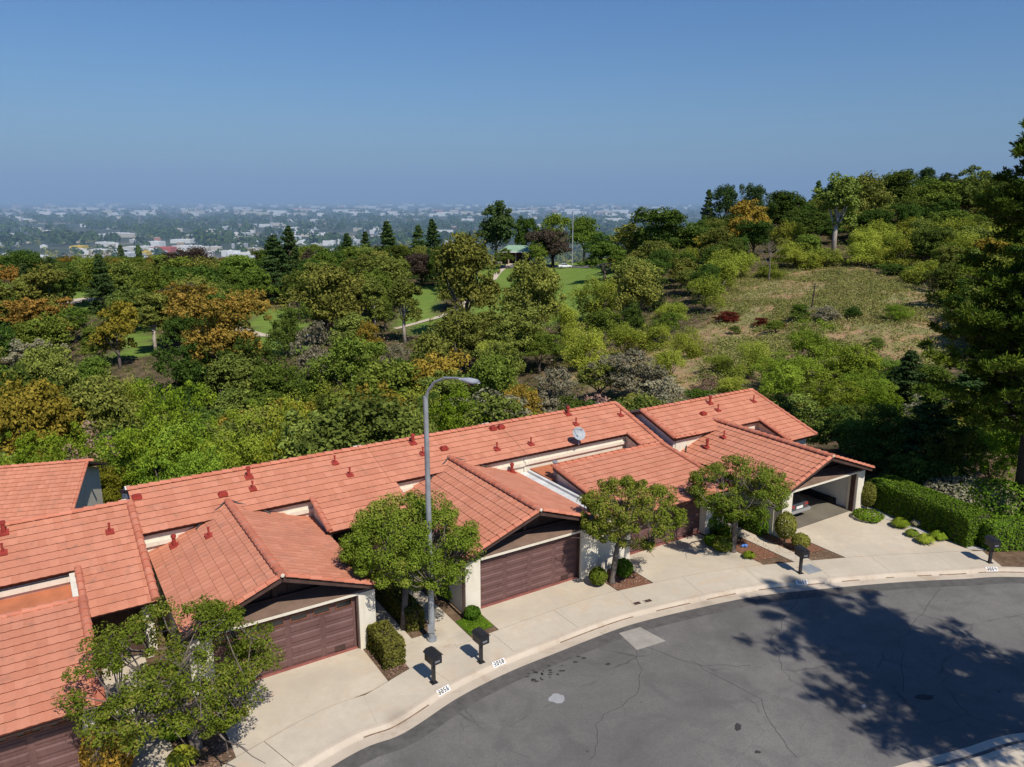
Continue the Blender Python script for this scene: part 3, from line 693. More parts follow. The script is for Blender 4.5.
# units 1, 2
def unitG(h, c, hwl, hwr, s0, s1, strip_, d0, d1, wl, wr):
    zr, ze, tf = 3.9, 2.68, 24.45
    h.plane(s0, s1, 31.5, Zm(31.5), 34.3, Zm(34.3)); caps(h.cap, (s0, 34.3, Zm(34.3) + .04), (s1, 34.3, Zm(34.3) + .04), .13)
    slabroof(h.deck, (s0, 34.35, Zm(34.3)), (1, 0, 0), (0, 1, -.33), s1 - s0, 4.5)
    gable(h, c, hwl, hwr, zr, ze, tf, 32.55)
    if strip_:
        a, b, te = strip_; h.plane(a, b, te, Zm(te), 31.48, Zm(31.48)); caps(h.cap, (a + .03, te, Zm(te) + .06), (a + .03, 31.5, Zm(31.5) + .06), .12)
        h.wall.prism([(a + .12, te + .5, 0), (a + .12, 31.7, 0), (a + .12, 31.7, Zm(31.7) - .2), (a + .12, te + .5, Zm(te + .5) - .2)], (.18, 0, 0))
        h.trim.box(a + .3, wl + 7.8 if False else b - .2, 30.6, 30.72, 0, 3.0)
        for k in range(10): h.bat.box(a + .4 + k * .3, a + .44 + k * .3, 30.54, 30.599, 0, 2.9)
    h.wall.box(s0 + .1, s1 - .02, 31.75, 31.92, -1, Zm(31.75) - .18)
    h.wall.box(s0 + .05, s1, 31.62, 31.745, 2.95, 3.12)
    body(h, s0, s1, 31.92, 37.5, 3.45, 4.5)
    for s, k in ((wl, 0), (wr - .18, 1)): h.wall.prism([(s, 25.28, 0), (s, 31.6, 0), (s, 31.6, 2.62), (s, 25.28, 2.5)], (.18, 0, 0))
    h.flat.box(wl + .2, wr - .2, 26.2, 31.6, 2.05, 2.2)
    garage_front(h, c, hwl, hwr, zr, ze, 25.1, d0, d1, wl, wr)
    return zr, ze
zr, ze = unitG(H1, 6.3, 3.25, 3.3, 2.76, 13.38, (9.6, 13.6, 29.3), 4.0, 9.02, 3.2, 9.72)
H1.finish(); H1.knob.build('ridge_end', M['stucco'], H1.roof); gdoor(H1, 4.0, 9.02, 25.1, windows='row'); flashing(H1, 6.3, zr, ze, 3.25, 31.5)
zr, ze = unitG(H2, 16.9, 3.5, 3.5, 13.4, 20.88, None, 14.3, 19.3, 13.55, 20.3)
H2.wall.box(20.3, 21.9, 24.9, 25.2, 0, 2.33)
H2.finish(); H2.knob.build('ridge_end', M['stucco'], H2.roof); gdoor(H2, 14.3, 19.3, 25.1, rows=6, windows=None); flashing(H2, 16.9, zr, ze, 3.5, 31.5)
mb = MB(W); mb.tube([(13.42, 24.75, 0), (13.42, 24.75, 2.2)], .05, 8); mb.build('downpipe', M['brown'], H2.t)

# unit 3
h = H3
h.plane(20.9, 29.04, 31.5, Zm(31.5), 34.3, Zm(34.3)); h.plane(27.6, 29.04, 29.0, Zm(29.0), 31.48, Zm(31.48))
h.plane(21.3, 28.55, 24.5, 2.5, 29.8, 3.38)
caps(h.cap, (20.9, 34.3, Zm(34.3) + .04), (29.04, 34.3, Zm(34.3) + .04), .13); caps(h.cap, (29.0, 29.0, Zm(29.0) + .06), (29.0, 34.3, Zm(34.3) + .06), .13)
caps(h.cap, (27.63, 29.9, Zm(29.9) + .06), (27.63, 31.5, Zm(31.5) + .06), .12); caps(h.cap, (21.35, 24.5, 2.56), (21.35, 29.8, 3.44), .14); caps(h.cap, (28.5, 24.5, 2.56), (28.5, 29.8, 3.44), .12)
caps(h.cap, (21.3, 29.82, 3.40), (28.6, 29.82, 3.40), .10)
slabroof(h.deck, (20.9, 34.35, Zm(34.3)), (1, 0, 0), (0, 1, -.33), 8.1, 4.5)
h.wall.box(20.9, 28.9, 31.75, 31.92, -1, Zm(31.75) - .18); h.wall.box(20.9, 27.6, 31.62, 31.745, 3.0, 3.15)
h.wall.prism([(27.7, 29.9, 2.0), (27.7, 31.7, 2.0), (27.7, 31.7, Zm(31.7) - .2), (27.7, 29.9, Zm(29.9) - .2)], (.15, 0, 0))
body(h, 20.9, 29.0, 31.92, 37.5, 3.45, 4.5)
h.wall.prism([(21.45, 25.2, 0), (21.45, 29.75, 0), (21.45, 29.75, 3.18), (21.45, 25.2, 2.44)], (.2, 0, 0)); h.wall.box(21.45, 28.4, 29.55, 29.74, 2, 3.2)
h.wall.prism([(28.2, 25.2, 0), (28.2, 31, 0), (28.2, 31, 3.2), (28.2, 25.2, 2.42)], (.2, 0, 0))
h.wall.box(21.95, 22.5, 25.2, 25.75, 0, 2.33); h.wall.box(27.42, 27.95, 25.2, 25.75, 0, 2.33); h.wall.box(22.5, 27.42, 25.45, 25.8, 2.2, 2.33)
h.trim.box(21.6, 28.3, 24.95, 25.15, 2.33, 2.42)
h.flat.box(20.42, 21.0, 25.25, 31.74, 2.40, 2.58); h.flat.box(21.0, 21.16, 25.25, 31.6, 2.56, 2.70)
h.finish(); gdoor(h, 22.52, 27.4, 25.6, rows=6, windows=None)
mb = MB(W); mb.box(21.165, 27.68, 29.755, 31.61, 2.5, 2.76); mb.box(21.165, 21.44, 25.25, 29.755, 2.45, 2.55); mb.build('flat_roof', M['flatterra'], h.t)
mb = MB(W); mb.tube([(21.6, 30.0, 2.76), (21.6, 30.0, 3.5)], .09, 10); mb.tube([(21.6, 30.0, 3.5), (21.6, 30.0, 3.56)], .14, 10); mb.build('flue', M['galv'], h.t)

# unit 4
def Zu(t): return 4.5 + .33 * (t - 32.25)
h = H4
h.plane(29.25, 38.6, 29.45, Zu(29.45), 32.25, Zu(32.25)); h.plane(36.1, 38.6, 27.3, Zu(27.3), 29.43, Zu(29.43))
gable(h, 33.2, 3.5, 3.6, 3.82, 2.56, 22.45, 30.6)
caps(h.cap, (29.25, 32.25, 4.54), (38.6, 32.25, 4.54), .13); caps(h.cap, (29.3, 29.45, Zu(29.45) + .06), (29.3, 32.25, 4.56), .17); caps(h.cap, (36.13, 27.3, Zu(27.3) + .06), (36.13, 29.5, Zu(29.5) + .06), .13); caps(h.cap, (38.57, 27.3, Zu(27.3) + .04), (38.57, 32.25, 4.54), .09)
caps(h.cap, (29.25, 29.45, Zu(29.45) + .06), (31.2, 29.45, Zu(29.45) + .02), .09)
slabroof(h.deck, (29.25, 32.3, Zu(32.25)), (1, 0, 0), (0, 1, -.33), 9.3, 4.5)
h.wall.prism([(29.42, 29.75, -4), (29.42, 36, -4), (29.42, 36, 3.2), (29.42, 32.25, Zu(32.25) - .2), (29.42, 29.75, Zu(29.75) - .19)], (.15, 0, 0))
h.wall.prism([(38.2, 27.8, -4), (38.2, 36, -4), (38.2, 36, 3.2), (38.2, 32.25, Zu(32.25) - .2), (38.2, 27.8, Zu(27.8) - .19)], (.15, 0, 0))
h.wall.box(29.57, 38.2, 29.7, 29.85, -1, Zu(29.7) - .18); h.wall.box(29.57, 38.2, 35.8, 36, -4, 3.1); h.wall.box(36.5, 38.2, 27.8, 27.95, -1, Zu(27.8) - .18)
h.wall.prism([(36.3, 27.8, 0), (36.3, 29.7, 0), (36.3, 29.7, Zu(29.7) - .2), (36.3, 27.8, Zu(27.8) - .2)], (.15, 0, 0))
h.wall.prism([(30.25, 23.4, 0), (30.25, 29.69, 0), (30.25, 29.69, 2.55), (30.25, 23.4, 2.5)], (.18, 0, 0)); h.wall.prism([(36.62, 23.4, 0), (36.62, 28, 0), (36.62, 28, 2.4), (36.62, 23.4, 2.4)], (.15, 0, 0))
garage_front(h, 33.2, 3.5, 3.6, 3.82, 2.56, 23.2, 31.05, 36.25, 30.27, 36.85)
h.finish(); h.knob.build('ridge_end', M['stucco'], h.roof); flashing(h, 33.2, 3.82, 2.56, 3.5, 29.45)
mb = MB(W); mb.box(30.44, 36.61, 29.3, 29.45, 0, 2.3); mb.box(36.50, 36.615, 23.5, 29.3, 0, 2.3); mb.box(30.44, 30.55, 23.5, 29.3, 0, 2.3); mb.box(30.44, 36.61, 23.9, 29.3, 2.31, 2.4); mb.build('garage_interior', M['stucco_in'], h.t)
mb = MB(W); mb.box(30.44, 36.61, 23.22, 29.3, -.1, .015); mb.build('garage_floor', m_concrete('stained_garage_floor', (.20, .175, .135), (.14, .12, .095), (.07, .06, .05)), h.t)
mb = MB(W); mb.box(36.28, 36.49, 24.2, 28.5, .016, .35); mb.build('storage_shelf', M['rubber'], h.t)

# vents, placed on the slopes where they stand
def on_plane(px, py, zf):
    r = ray(px, py); lo, hi = 0., 6.
    for _ in range(50):
        z = (lo + hi) / 2; s, t = ST_(P(px, py, z))
        if z > zf(s, t): hi = z
        else: lo = z
    s, t = ST_(P(px, py, z)); return s, t, z
def vent(h, px, py, zf, kind='pipe', hgt=.38):
    s, t, z = on_plane(px, py, zf); fr = h.fr; mb = MB(fr)
    if kind == 'pipe':
        mb.prism([(s - .15, t - .15, z + .0), (s + .15, t - .15, z + .0), (s + .15, t + .15, z + .07), (s - .15, t + .15, z + .07)], (0, 0, .05)); mb.tube([(s, t, z), (s, t, z + hgt)], .04, 8); mb.tube([(s, t, z + hgt), (s, t, z + hgt + .04)], .055, 8)
    elif kind == 'big':
        mb.prism([(s - .17, t - .17, z + .0), (s + .17, t - .17, z + .0), (s + .17, t + .17, z + .07), (s - .17, t + .17, z + .07)], (0, 0, .05)); mb.tube([(s, t, z), (s, t, z + .42)], .075, 10); mb.tube([(s, t, z + .42), (s, t, z + .52)], [.11, .10], 10)
    else:
        mb.box(s - .19, s + .19, t - .15, t + .15, z + .02, z + .13); mb.box(s - .14, s + .14, t - .11, t + .11, z + .13, z + .20)
    mb.build('roof_vent' if kind != 'pipe' else 'vent_pipe', M['redpipe'], h.roof)
zm = lambda s, t: Zm(t); zu = lambda s, t: Zu(t)
zga = lambda s, t: 3.9 - abs(s - 6.3) * .375; zgb = lambda s, t: 3.9 - abs(s - 16.9) * .349; zgc = lambda s, t: 3.82 - abs(s - 33.2) * .36
for hh, px, py, zf, k in [(H1, 137, 499, zm, 'box'), (H1, 223, 496, zm, 'box'), (H1, 249, 478, zm, 'big'), (H1, 253, 490, zm, 'pipe'), (H1, 335, 464, zm, 'pipe'), (H1, 350, 476, zm, 'pipe'), (H1, 413, 444, zm, 'big'), (H1, 423, 455, zm, 'pipe'), (H2, 444, 450, zm, 'box'),
    (H2, 493, 430, zm, 'box'), (H2, 501, 428.5, zm, 'box'), (H2, 497, 450, zm, 'pipe'), (H3, 531, 445, zm, 'pipe'), (H3, 568, 415, zm, 'big'), (H3, 576, 425, zm, 'pipe'), (H3, 620.6, 416, zm, 'pipe'), (H4, 710, 404, zu, 'big'), (H4, 753.6, 402, zu, 'pipe'), (H4, 718, 411, zu, 'pipe'), (H4, 703, 415, zu, 'box'),
    (H4, 724, 438, zgc, 'pipe'), (H4, 707, 448, zgc, 'big'), (H1, 174.5, 547, zga, 'big'), (H1, 209, 537, zga, 'pipe'), (H2, 512, 473, zgb, 'big'), (H0, 110, 533, zm, 'pipe'), (H0, 4, 534, zm, 'big'), (H0, 3, 554, zm, 'pipe')]:
    vent(hh, px, py, zf, k)
# satellite dish
s, t, z = 24.1, 31.35, Zm(31.5)
w0 = W((s, t, z)); dt = thing('satellite_dish', 'round grey satellite dish at the eave above the cream roof well', 'satellite dish', w0, 0)
mb = MB(); c0 = Vector(w0) + Vector((0, 0, .62)); ax_ = Vector((.35, -.75, .55)).normalized(); u = ax_.orthogonal().normalized(); v = ax_.cross(u); rings = [(0, -.08), (.12, -.07), (.24, -.035), (.34, .015), (.37, .022)]
for r_, hgt in rings:
    for k in range(20): a = k * math.pi / 10; mb.v.append(tuple(c0 + u * math.cos(a) * r_ + v * math.sin(a) * r_ + ax_ * hgt))
for i in range(4):
    for k in range(20): mb.f.append((i * 20 + k, i * 20 + (k + 1) % 20, (i + 1) * 20 + (k + 1) % 20, (i + 1) * 20 + k)); mb.a.append(.5)
mb.build('reflector', M['dish'], dt, smooth=True)
mb = MB(); mb.tube([w0, tuple(Vector(w0) + Vector((0, .1, .4))), tuple(c0 - ax_ * .1)], .03, 8); mb.build('mast', M['galv'], dt)
mb = MB(); mb.tube([tuple(c0 - v * .4), tuple(c0 + ax_ * .45 - v * .1)], .015, 6); mb.tube([tuple(c0 + ax_ * .42 - v * .12), tuple(c0 + ax_ * .52 - v * .06)], .04, 8); mb.build('receiver_arm', M['galv'], dt)

# house further down the slope on the left
F = R(15.5)
rp = PY(88, 461, 47); 
def FR(p):  # local frame: origin under the right end of its ridge
    c, s = math.cos(F), math.sin(F); return (rp[0] + p[0] * c - p[1] * s, rp[1] + p[0] * s + p[1] * c, rp[2] + p[2])
HL = House('red roofed cream house standing apart down the slope at left edge', o=(0, 0), fr=FR, rot=F, name='hillside_house')
h = HL; mS = .36; FRC[0] = FR
h.plane(-16, 0, -8.2, -8.2 * mS, 0, 0); h.plane(-16, 0, 0, 0, -.01, 0) if False else None
caps(h.cap, (-16, 0, .04), (.35, 0, .04), .14); caps(h.cap, (-.03, -8.2, -8.2 * mS + .04), (-.03, 0, .04), .1)
slabroof(h.deck, (-16, .05, 0), (1, 0, 0), (0, 1, -mS), 16, 5)
h.wall.prism([(-.75, -7.6, -9), (-.75, 4.5, -9), (-.75, 4.5, -1.9), (-.75, 0, -.25), (-.75, -7.6, -7.6 * mS - .25)], (.2, 0, 0)); h.wall.box(-16, -.75, -7.6, -7.4, -9, -3); h.wall.box(-16, -.75, 4.3, 4.5, -9, -2)
h.wall.box(-16, -4.6, -5.4, -3.2, -3, -1.35)
h.finish(); h.flat = MB(FR)
mb = MB(FR); mb.prism([(-16, -5.9, -1.28), (-4.4, -5.9, -1.28), (-4.4, -3.3, -1.1), (-16, -3.3, -1.1)], (0, 0, .1)); mb.build('dormer_roof', M['brown'], h.t)
mb = MB(FR); mb.box(-5.9, -4.9, -5.46, -5.405, -2.15, -1.5); w_ = mb.build('window', M['glass'], h.t); mb = MB(FR)
for a, b, c_, d in ((-5.97, -4.83, -2.22, -2.15), (-5.97, -4.83, -1.5, -1.43), (-5.97, -5.9, -2.15, -1.5), (-4.9, -4.83, -2.15, -1.5), (-5.43, -5.37, -2.15, -1.5)): mb.box(a, b, -5.50, -5.465, c_, d)
mb.build('window_frame', M['brown'], w_)
mb = MB(FR); mb.box(-.54, -.50, -4.4, -3.6, -5, -2.4); mb.build('window', M['glass'], h.t); mb = MB(FR); mb.box(-.545, -.505, -3.0, -1.2, -5.5, -2.9); mb.build('window', M['glass'], h.t)
s, t = -4.6, -2.6; mb = MB(FR); mb.box(s - .25, s + .25, t - .25, t + .25, t * mS + .03, t * mS + .1); mb.tube([(s, t, t * mS), (s, t, t * mS + .6)], .1, 8); mb.build('vent_pipe', M['redpipe'], HL.roof)

# ------------------------------------------------------------------ street lamp
lp = P(432, 640, 0); lt = thing('street_lamp', 'tall grey steel street lamp with curved arm beside the hedge path', 'street lamp', lp)
mb = MB(); B = Vector(lp); mb.tube([tuple(B + Vector((0, 0, z))) for z in (0, 3, 6, 9.6)], [.125, .11, .098, .085], 12); mb.tube([tuple(B + Vector((0, 0, 0))), tuple(B + Vector((0, 0, .12)))], [.19, .18], 12); mb.build('pole', M['galv'], lt, smooth=False)
d_ = Vector((.78, -.62, 0)).normalized()
mb = MB(); mb.tube([tuple(B + Vector((0, 0, 9.45)) + d_ * a + Vector((0, 0, b))) for a, b in ((0, 0), (.12, .35), (.45, .72), (.95, .95), (1.5, 1.02), (1.75, 1.02))], [.06, .055, .05, .045, .04, .04], 8); mb.build('arm', M['galv'], lt)
mb = MB(); E_ = B + Vector((0, 0, 10.45)) + d_ * 1.65; sd_ = Vector((-d_.y, d_.x, 0))
secs = [(0, .05, .05), (.15, .10, .08), (.4, .17, .12), (.7, .18, .11), (.85, .08, .05)]
for a, w1, h1 in secs:
    for k in range(10): an = k * math.pi / 5; mb.v.append(tuple(E_ + d_ * a + sd_ * math.cos(an) * w1 + Vector((0, 0, 1)) * math.sin(an) * h1 * (1 if math.sin(an) > 0 else .5)))
for i in range(4):
    for k in range(10): mb.f.append((i * 10 + k, i * 10 + (k + 1) % 10, (i + 1) * 10 + (k + 1) % 10, (i + 1) * 10 + k)); mb.a.append(.5)
mb.f.append(tuple(range(10))); mb.f.append(tuple(range(40, 50))[::-1]); mb.a += [.5, .5]
hd = mb.build('lamp_head', M['dish'], lt, smooth=True)
mb = MB(); mb.tube([tuple(E_ + d_ * .52 + Vector((0, 0, -.05))), tuple(E_ + d_ * .52 + Vector((0, 0, -.13)))], [.13, .09], 12); mb.build('lens', M['glass'], hd)
mb = MB(); mb.box(B.x - .13, B.x + .13, B.y - .17, B.y - .14, .4, .75); mb.build('access_cover', M['galv'], lt)

# ------------------------------------------------------------------ mailboxes
def rotfr(loc, a):
    c, s = math.cos(a), math.sin(a)
    return lambda p: (loc[0] + p[0] * c - p[1] * s, loc[1] + p[0] * s + p[1] * c, loc[2] + p[2])
def mailbox(px, label, num, rot):
    b = P(*px, .0); t = thing('mailbox', label, 'mailbox', b, rot, 'black mailboxes along the kerb'); fr = rotfr(b, rot)
    mb = MB(fr); mb.box(-.055, .055, -.055, .055, .02, .84); mb.build('post', M['black'], t)
    mb = MB(fr); mb.box(-.12, .12, -.12, .12, 0, .02)
    for x in (-.09, .09):
        for y in (-.09, .09): mb.tube([(x, y, .02), (x, y, .04)], .015, 6)
    mb.build('base_plate', M['black'], t)
    mb = MB(fr); mb.prism([(-.19, -.27, .84), (.19, -.27, .84), (.19, -.27, 1.14), (.10, -.27, 1.20), (-.10, -.27, 1.20), (-.19, -.27, 1.14)], (0, .52, 0))
    bx = mb.build('box', M['black'], t)
    mb = MB(fr); mb.prism([(-.23, -.31, 1.135), (-.11, -.31, 1.215), (.11, -.31, 1.215), (.23, -.31, 1.135), (.23, -.31, 1.155), (.11, -.31, 1.24), (-.11, -.31, 1.24), (-.23, -.31, 1.155)], (0, .60, 0)); mb.build('lid', M['black'], bx)
    mb = MB(fr); mb.box(-.16, .16, -.285, -.272, .87, 1.10); mb.box(-.05, .05, -.31, -.286, 1.06, 1.08); d = mb.build('door', M['black'], t)
    mb = MB(); c, s = math.cos(rot), math.sin(rot); digits(mb, num, Vector(fr((-.10, -.288, .93))), Vector((c, s, 0)), Vector((0, 0, 1)), .07, .035, .014, Vector((s, -c, 0))); mb.build('number', M['dish'], d)
mailbox((433.7, 682.5), 'black mailbox nearest the box hedge, before kerb number 3056', '3056', TH + .1)
mailbox((481, 662), 'black mailbox left of the middle garage driveway, before kerb number 3058', '3058', TH + .05)
mailbox((800, 573), 'black mailbox beside the square utility cover, kerb number 3062', '3062', TH - .25)
mailbox((989.5, 562.5), 'black mailbox in front of the shaded bank, kerb number 3064', '3064', TH - .45)

# utility covers and small things
def cover(px, w_, l_, label, mat):
    b = P(*px, .004); t = thing('utility_cover', label, 'utility cover', b, TH - .15); fr = rotfr(b, TH - .15); mb = MB(fr)
    mb.box(-w_ / 2, w_ / 2, -l_ / 2, l_ / 2, 0, .012); mb.build('lid', mat, t); mb = MB(fr)
    for a, b_, c_, d in ((-w_ / 2 - .04, w_ / 2 + .04, -l_ / 2 - .04, -l_ / 2 - .003), (-w_ / 2 - .04, w_ / 2 + .04, l_ / 2 + .003, l_ / 2 + .04), (-w_ / 2 - .04, -w_ / 2 - .003, -l_ / 2, l_ / 2), (w_ / 2 + .003, w_ / 2 + .04, -l_ / 2, l_ / 2)): mb.box(a, b_, c_, d, 0, .016)
    mb.build('frame', M['conc2'], t)
cover((637, 603.5), .3, .2, 'small dark meter lid in the sidewalk, left one of the pair', M['brown']); cover((648, 601), .3, .2, 'small dark meter lid in the sidewalk, right one of the pair', M['brown'])
cover((810, 569), .75, .75, 'grey square utility cover beside the third mailbox', M['galv'])
cover((447, 648), .7, .35, 'grey concrete box lid in the sidewalk near the street lamp', M['curb'])
b = P(605.5, 581, 0); t = thing('utility_post', 'thin pale grey post in front of the tree shaded cream wall', 'post', b); mb = MB(); B = Vector(b)
mb.tube([b, tuple(B + Vector((0, 0, .95)))], .05, 10); mb.build('pole', M['galv'], t); mb = MB(); mb.tube([tuple(B + Vector((0, 0, .95))), tuple(B + Vector((0, 0, 1.0)))], [.07, .03], 10); mb.build('cap', M['galv'], t)
b = P(742, 547, 0); mb = MB(); B = Vector(b)
for k in range(3):
    rr = [.02, .13, .16, .10, .02]; mb.tube([tuple(B + Vector((.07 * k - .07 + x * .05, .03 * (k % 2), .03 + .02 * x))) for x in range(5)], [r_ * (.4 + .12 * k) for r_ in rr], 7)
tag(mb.build('plastic_bag', M['bluebag'], loc=b), 'small blue plastic bag lying by the trunk near the garden path', 'bag')

# ------------------------------------------------------------------ car
def car(name, label, fr, mat, loc, rot):
    t = thing(name, label, 'car', loc, rot)
    L = 4.6; st = [(0, .70, .42, .72, .62), (.10, .82, .30, .86, .72), (.7, .90, .22, .98, .80), (1.3, .91, .20, .98, .82), (2.6, .91, .20, .96, .82), (3.4, .90, .22, .88, .78), (4.2, .84, .26, .76, .70), (4.55, .66, .36, .62, .52)]
    mb = MB(fr)
    rings = []
    for y, w_, z0, z1, wt in st:
        ring = [(-w_ * .9, y, z0), (-w_, y, z0 + .18), (-w_, y, (z0 + z1) / 2 + .05), (-wt, y, z1), (-wt * .5, y, z1 + .03), (wt * .5, y, z1 + .03), (wt, y, z1), (w_, y, (z0 + z1) / 2 + .05), (w_, y, z0 + .18), (w_ * .9, y, z0)]
        rings.append(ring)
    for r_ in rings: mb.v += [fr(p) for p in r_]
    n = 10
    for i in range(len(rings) - 1):
        for k in range(n): mb.f.append((i * n + k, i * n + (k + 1) % n, (i + 1) * n + (k + 1) % n, (i + 1) * n + k)); mb.a.append(.5)
    mb.f.append(tuple(range(n))[::-1]); mb.f.append(tuple(range((len(rings) - 1) * n, len(rings) * n))); mb.a += [.5, .5]
    body_ = mb.build('body', mat, t, smooth=False)
    cab = [(.75, .74, .97), (1.25, .60, 1.40), (2.5, .60, 1.44), (3.35, .74, .93)]
    mb = MB(fr)
    for i, (y, w_, z) in enumerate(cab): mb.v += [fr(p) for p in ((-w_, y, z), (w_, y, z))]
    base = len(mb.v); mb.v += [fr(p) for p in ((-.80, .8, .97), (.80, .8, .97), (-.80, 3.3, .93), (.80, 3.3, .93))]
    mb.f += [(0, 1, 3, 2), (4, 5, 7, 6), (2, 4, 6, 10, 8, 0), (1, 9, 11, 7, 5, 3)]; mb.a += [.5] * 4
    mb.build('window_glass', M['glass'], t)
    mb = MB(fr); mb.prism([(-.61, 1.22, 1.405), (.61, 1.22, 1.405), (.61, 2.52, 1.445), (-.61, 2.52, 1.445)], (0, 0, .03))
    for sg in (-1, 1):
        for a, b_ in ((0, 1), (3, 2)):
            p0 = (sg * (cab[a][1] + .01), cab[a][0], cab[a][2] + .01); p1 = (sg * (cab[b_][1] + .01), cab[b_][0], cab[b_][2] + .02); mb.tube([p0, p1], .035, 6)
        mb.tube([(sg * .70, 1.9, .96), (sg * .61, 1.9, 1.43)], .03, 6)
    mb.build('roof', mat, t)
    for sg in (-1, 1):
        mb = MB(fr); mb.box(sg * .62 - .2 * (sg > 0) * 1 + (0 if sg > 0 else 0), sg * .62 + .2 * (sg < 0) + .0, -.012, .06, .66, .80) if False else mb.prism([(sg * .40, -.01, .66), (sg * .74, .03, .66), (sg * .74, .03, .80), (sg * .40, -.01, .80)], (0, .08, 0)); mb.build('tail_light', M['red'], t)
        for y in (.95, 3.7):
            mb = MB(fr); mb.tube([(sg * .74, y, .32), (sg * .93, y, .32)], .32, 18); wl = mb.build('wheel', M['rubber'], t)
            mb = MB(fr); mb.tube([(sg * .90, y, .32), (sg * .94, y, .32)], .19, 12); mb.build('rim', M['galv'], wl)
        mb = MB(fr); mb.prism([(sg * .80, 3.0, .98), (sg * 1.02, 3.0, .98), (sg * 1.02, 3.0, 1.1), (sg * .82, 3.0, 1.12)], (0, .1, 0)); mb.build('wing_mirror', mat, t)
    mb = MB(fr); mb.box(-.86, .86, -.06, .10, .38, .54); mb.build('bumper', M['silver'], t)
    mb = MB(fr); mb.box(-.26, .26, -.02, -.002, .60, .74); mb.build('number_plate', M['white'], t)
loc = W((33.0, 23.95, .018)); car('parked_car', 'dark grey sedan with silver bumper inside the open garage', rotfr(loc, TH), M['darkcar'], loc, TH)

# ------------------------------------------------------------------ foliage
def leaf_mesh(name, C, N, size, mats, asp=.62):
    n = len(C); N = N / (np.linalg.norm(N, axis=1, keepdims=True) + 1e-9)
    r_ = rs.normal(size=(n, 3)); T = np.cross(N, r_); T /= (np.linalg.norm(T, axis=1, keepdims=True) + 1e-9); B = np.cross(N, T)
    size = size[:, None] if hasattr(size, 'shape') and size.ndim == 1 else size
    a = T * size * .5; b = B * size * .5 * asp
    V = np.stack([C - a, C - b * 1.0 + a * .1, C + a, C + b * 1.0 + a * .1], 1).reshape(-1, 3)
    me = bpy.data.meshes.new(name); me.vertices.add(4 * n); me.vertices.foreach_set('co', V.astype(np.float32).ravel())
    me.loops.add(4 * n); me.loops.foreach_set('vertex_index', np.arange(4 * n, dtype=np.int32))
    me.polygons.add(n); me.polygons.foreach_set('loop_start', np.arange(0, 4 * n, 4, dtype=np.int32))
    me.update(calc_edges=True); at = me.attributes.new('rnd', 'FLOAT', 'FACE'); at.data.foreach_set('value', rs.rand(n).astype(np.float32))
    for m_ in (mats if isinstance(mats, list) else [mats]): me.materials.append(m_)
    return me
def usph(n):
    v = rs.normal(size=(n, 3)); return v / np.linalg.norm(v, axis=1, keepdims=True)
def clusters(cent, rad, per, up=.35, flat=.8):
    """leaves gathered in clumps; returns positions, normals"""
    k = len(cent); d = usph(k * per); r_ = (.45 + .55 * rs.rand(k * per) ** .5)
    rr = np.repeat(rad, per)[:, None] * r_[:, None]; c = np.repeat(cent, per, 0)
    pos = c + d * rr * np.array([1, 1, flat]); nrm = d + rs.normal(size=d.shape) * .55 + np.array([0, 0, up])
    return pos, nrm
def lobes(kind, H=10.):
    L = []
    r = rs.uniform
    if kind == 'broad':
        for i in range(9): a = r(0, 6.28); q = r(.5, 3.1); L.append((q * math.cos(a), q * math.sin(a), r(3.2, 8.2), r(1.1, 2.2), r(1.0, 1.9)))
        L.append((0, 0, 7.6, 2.3, 2.0)); L.append((0, 0, 5.2, 2.9, 2.2))
    elif kind == 'low':
        for i in range(13): a = r(0, 6.28); q = r(.8, 3.9); L.append((q * math.cos(a), q * math.sin(a), r(1.8, 7.4), r(1.2, 2.3), r(1.3, 2.4)))
        L.append((r(-1, 1), r(-1, 1), 7.3, 1.9, 2.2)); L.append((0, 0, 3.5, 3.4, 2.9))
    elif kind == 'tall':
        for i in range(11): z = r(3.2, 9.2); a = r(0, 6.28); q = r(.3, 1.7) * (1.1 - abs(z - 6) / 7); L.append((q * math.cos(a), q * math.sin(a), z, r(.8, 1.5), r(.9, 1.5)))
        L.append((0, 0, 9, 1.2, 1.2)); L.append((0.2, 0, 6.3, 1.5, 1.8))
    elif kind == 'weep':
        for i in range(13): a = r(0, 6.28); q = r(.8, 3.0); L.append((q * math.cos(a), q * math.sin(a), r(2.2, 7.4) - q * .4, r(1.2, 1.9), r(1.6, 2.4)))
        L.append((0, 0, 7.4, 2.2, 2.2))
    return L
